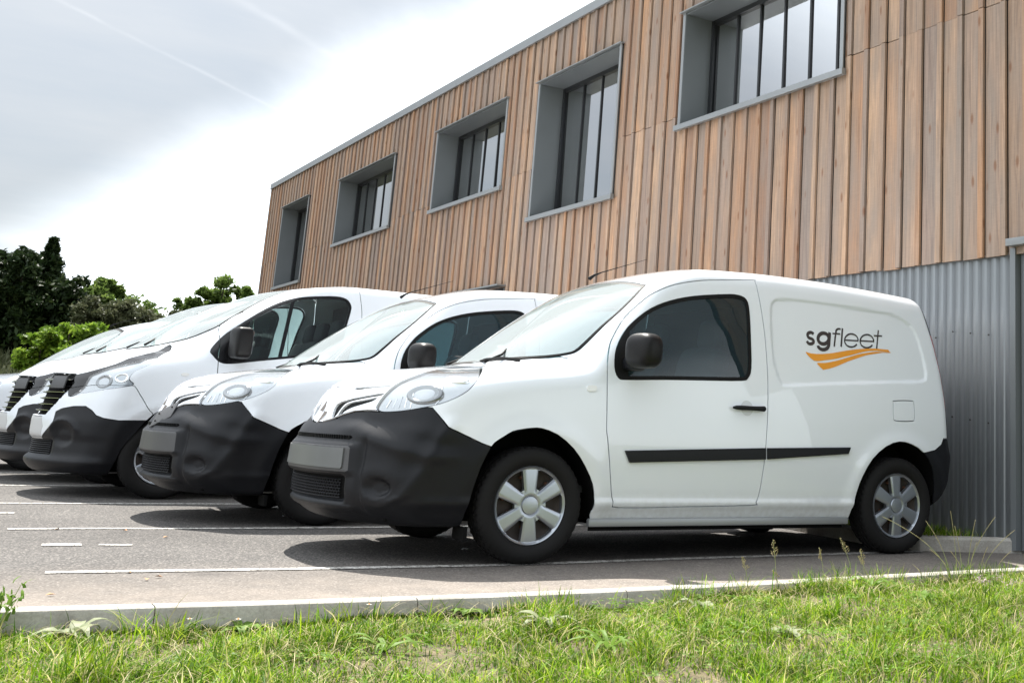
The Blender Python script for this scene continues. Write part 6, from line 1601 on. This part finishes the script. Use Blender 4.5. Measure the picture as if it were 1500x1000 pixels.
# ---------------------------------------------------------------- trees beyond the car park
def tree(name, px0, Yd, top, width, lobes, mat, label, cat, leaf=.13, n=9000, seed=0, base=1.6, conifer=False, px_c=None):
    n = int(n*1.5)
    """px0: image column the crown centres on; top/width in photo pixels, turned to metres at distance Yd"""
    p = CAM['pos']; d = fw+r2*((px0-CAM['px'])/CAM['f'])-u2*((450-CAM['py'])/CAM['f']); t = (Yd-p[1])/d.y; x = p[0]+d.x*t
    dist = math.hypot(x-p[0], Yd-p[1]); m = dist/CAM['f']*math.cos(.33)*1.0
    hor = 590; H = (hor-top)*m*.905+p[2]; Wd = width*m
    g = np.random.default_rng(seed); t_ = empty(name, (x, Yd, base), 0, label=label, cat=cat)
    h = H-base; bm = bmesh.new()
    bm_tube(bm, [(0, 0, -.5), (.05*h*.1, 0, h*.3), (0, .03, h*.62), (0, 0, h*.93)], [.035*h, .028*h, .016*h, .004*h], 8)
    P = []; S_ = []
    if conifer:
        for k in range(260):
            q_ = g.uniform(.05, 1)**.85; a = g.uniform(0, 6.28); r_ = Wd/2*(1-q_)**1.05*g.uniform(.5, 1.15)+.03
            c_ = np.array([r_*math.cos(a), r_*math.sin(a), h*q_]); m_ = int(n/260); s_ = .085*h*(1-q_*.88)
            P.append(c_+g.normal(0, 1, (m_, 3))*s_*[.55, .55, .35])
            if k % 4 == 0: bm_tube(bm, [(0, 0, c_[2]*.92), tuple(c_)], [.012*h*(1-q_)+.01, .006], 4)
    else:
        for (lx, lz, lr) in lobes:                      # lobes: fraction of width, of height, radius fraction of the width
            cy = g.uniform(-.25, .25)*Wd
            c_ = np.array([lx*Wd, cy, lz*h]); R0 = lr*Wd
            bm_tube(bm, [(0, 0, h*min(.35, lz*.5)), tuple(c_*[.5, .5, .8]), tuple(c_)], [.014*h, .009*h, .004*h], 5)
            for k in range(16):                          # clumps on the lobe's surface
                v = g.normal(0, 1, 3); v /= np.linalg.norm(v); cc = c_+v*R0*g.uniform(.4, 1.45)*[1.15, 1.1, .9]
                m_ = int(n/len(lobes)/16*g.uniform(.4, 1.6)); P.append(cc+g.normal(0, 1, (m_, 3))*R0*g.uniform(.12, .32)*[1, 1, .7])
    P = np.concatenate(P); P = P[P[:, 2] > .1]; m_ = len(P)
    from_bm('trunk', bm, 'bark', t_, True)
    # leaves: small bent diamonds
    nrm = g.normal(0, 1, (m_, 3))+[0, -.2, .6]; nrm /= np.linalg.norm(nrm, axis=1, keepdims=True)
    u_ = np.cross(nrm, g.normal(0, 1, (m_, 3))); u_ /= np.linalg.norm(u_, axis=1, keepdims=True); v_ = np.cross(nrm, u_)
    L_ = leaf*.8*g.uniform(.4, 1.4, m_)[:, None]; V = np.stack([P-u_*L_, P+v_*L_*.45+nrm*L_*.1, P+u_*L_, P-v_*L_*.45+nrm*L_*.1], 1).reshape(-1, 3)
    b_ = (np.arange(m_)*4)[:, None]; F = np.concatenate([b_+[0, 1, 2], b_+[0, 2, 3]])
    mesh_np('crown', V, F, mat, t_)
    return t_
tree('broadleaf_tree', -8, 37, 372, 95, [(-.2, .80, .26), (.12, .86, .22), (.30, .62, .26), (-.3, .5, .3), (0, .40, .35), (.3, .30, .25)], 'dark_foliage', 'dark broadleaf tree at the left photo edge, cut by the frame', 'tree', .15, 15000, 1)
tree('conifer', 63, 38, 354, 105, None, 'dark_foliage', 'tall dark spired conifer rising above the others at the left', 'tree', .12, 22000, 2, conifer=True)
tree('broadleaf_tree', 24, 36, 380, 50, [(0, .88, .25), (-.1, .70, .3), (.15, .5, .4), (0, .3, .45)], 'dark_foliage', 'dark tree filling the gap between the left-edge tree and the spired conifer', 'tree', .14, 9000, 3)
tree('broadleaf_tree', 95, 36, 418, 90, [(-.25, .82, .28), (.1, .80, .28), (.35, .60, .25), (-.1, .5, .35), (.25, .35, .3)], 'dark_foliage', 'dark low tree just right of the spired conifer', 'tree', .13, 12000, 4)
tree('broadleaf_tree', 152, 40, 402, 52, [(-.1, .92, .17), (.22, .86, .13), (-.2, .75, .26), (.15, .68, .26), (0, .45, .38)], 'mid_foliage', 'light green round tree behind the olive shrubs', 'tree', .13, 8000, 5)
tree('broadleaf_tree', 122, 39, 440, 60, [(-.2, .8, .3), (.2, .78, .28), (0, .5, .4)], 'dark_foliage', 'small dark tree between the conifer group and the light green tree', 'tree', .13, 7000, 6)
tree('shrub', 168, 33, 442, 75, [(-.2, .82, .24), (.15, .84, .2), (.3, .6, .26), (-.15, .5, .35)], 'olive_foliage', 'olive-grey shrub in front of the light green tree', 'shrub', .08, 12000, 7)
tree('shrub', 205, 34, 448, 70, [(-.3, .85, .18), (.1, .9, .12), (.2, .7, .25), (-.1, .5, .35)], 'olive_foliage', 'olive-grey shrub with thin upright twigs, right of centre in the hedge', 'shrub', .08, 11000, 8)
tree('shrub', 250, 35, 452, 80, [(-.35, .8, .2), (0, .88, .17), (.3, .84, .18), (0, .5, .4)], 'olive_foliage', 'olive-grey shrub at the right end of the hedge above the van bonnets', 'shrub', .08, 11000, 9)
tree('leafy_bush', 108, 29, 480, 88, [(-.15, .82, .2), (.2, .88, .2), (.38, .84, .16), (.1, .5, .3), (.3, .4, .3)], 'bright_foliage', 'bright yellow-green bush in front of the dark trees', 'bush', .10, 9000, 10, base=.9)
tree('leafy_bush', 70, 29, 488, 45, [(0, .85, .28), (-.2, .55, .32), (.2, .5, .3)], 'bright_foliage', 'small bright green bush left of the larger bright bush', 'bush', .10, 4000, 11, base=.9)
tree('broadleaf_tree', 320, 41, 388, 92, [(.02, .94, .11), (-.12, .84, .12), (.1, .82, .13), (.34, .86, .12), (.38, .76, .11), (-.38, .72, .12), (-.05, .68, .2), (.2, .6, .2), (0, .4, .3)], 'mid_foliage', 'green tree standing alone just left of the building corner', 'tree', .11, 9000, 12)
tree('shrub', 205, 45, 432, 120, [(-.35, .7, .2), (-.1, .74, .2), (.2, .7, .2), (.4, .66, .18), (0, .4, .4)], 'mid_foliage', 'dark green growth behind the olive shrubs', 'shrub', .12, 9000, 13)
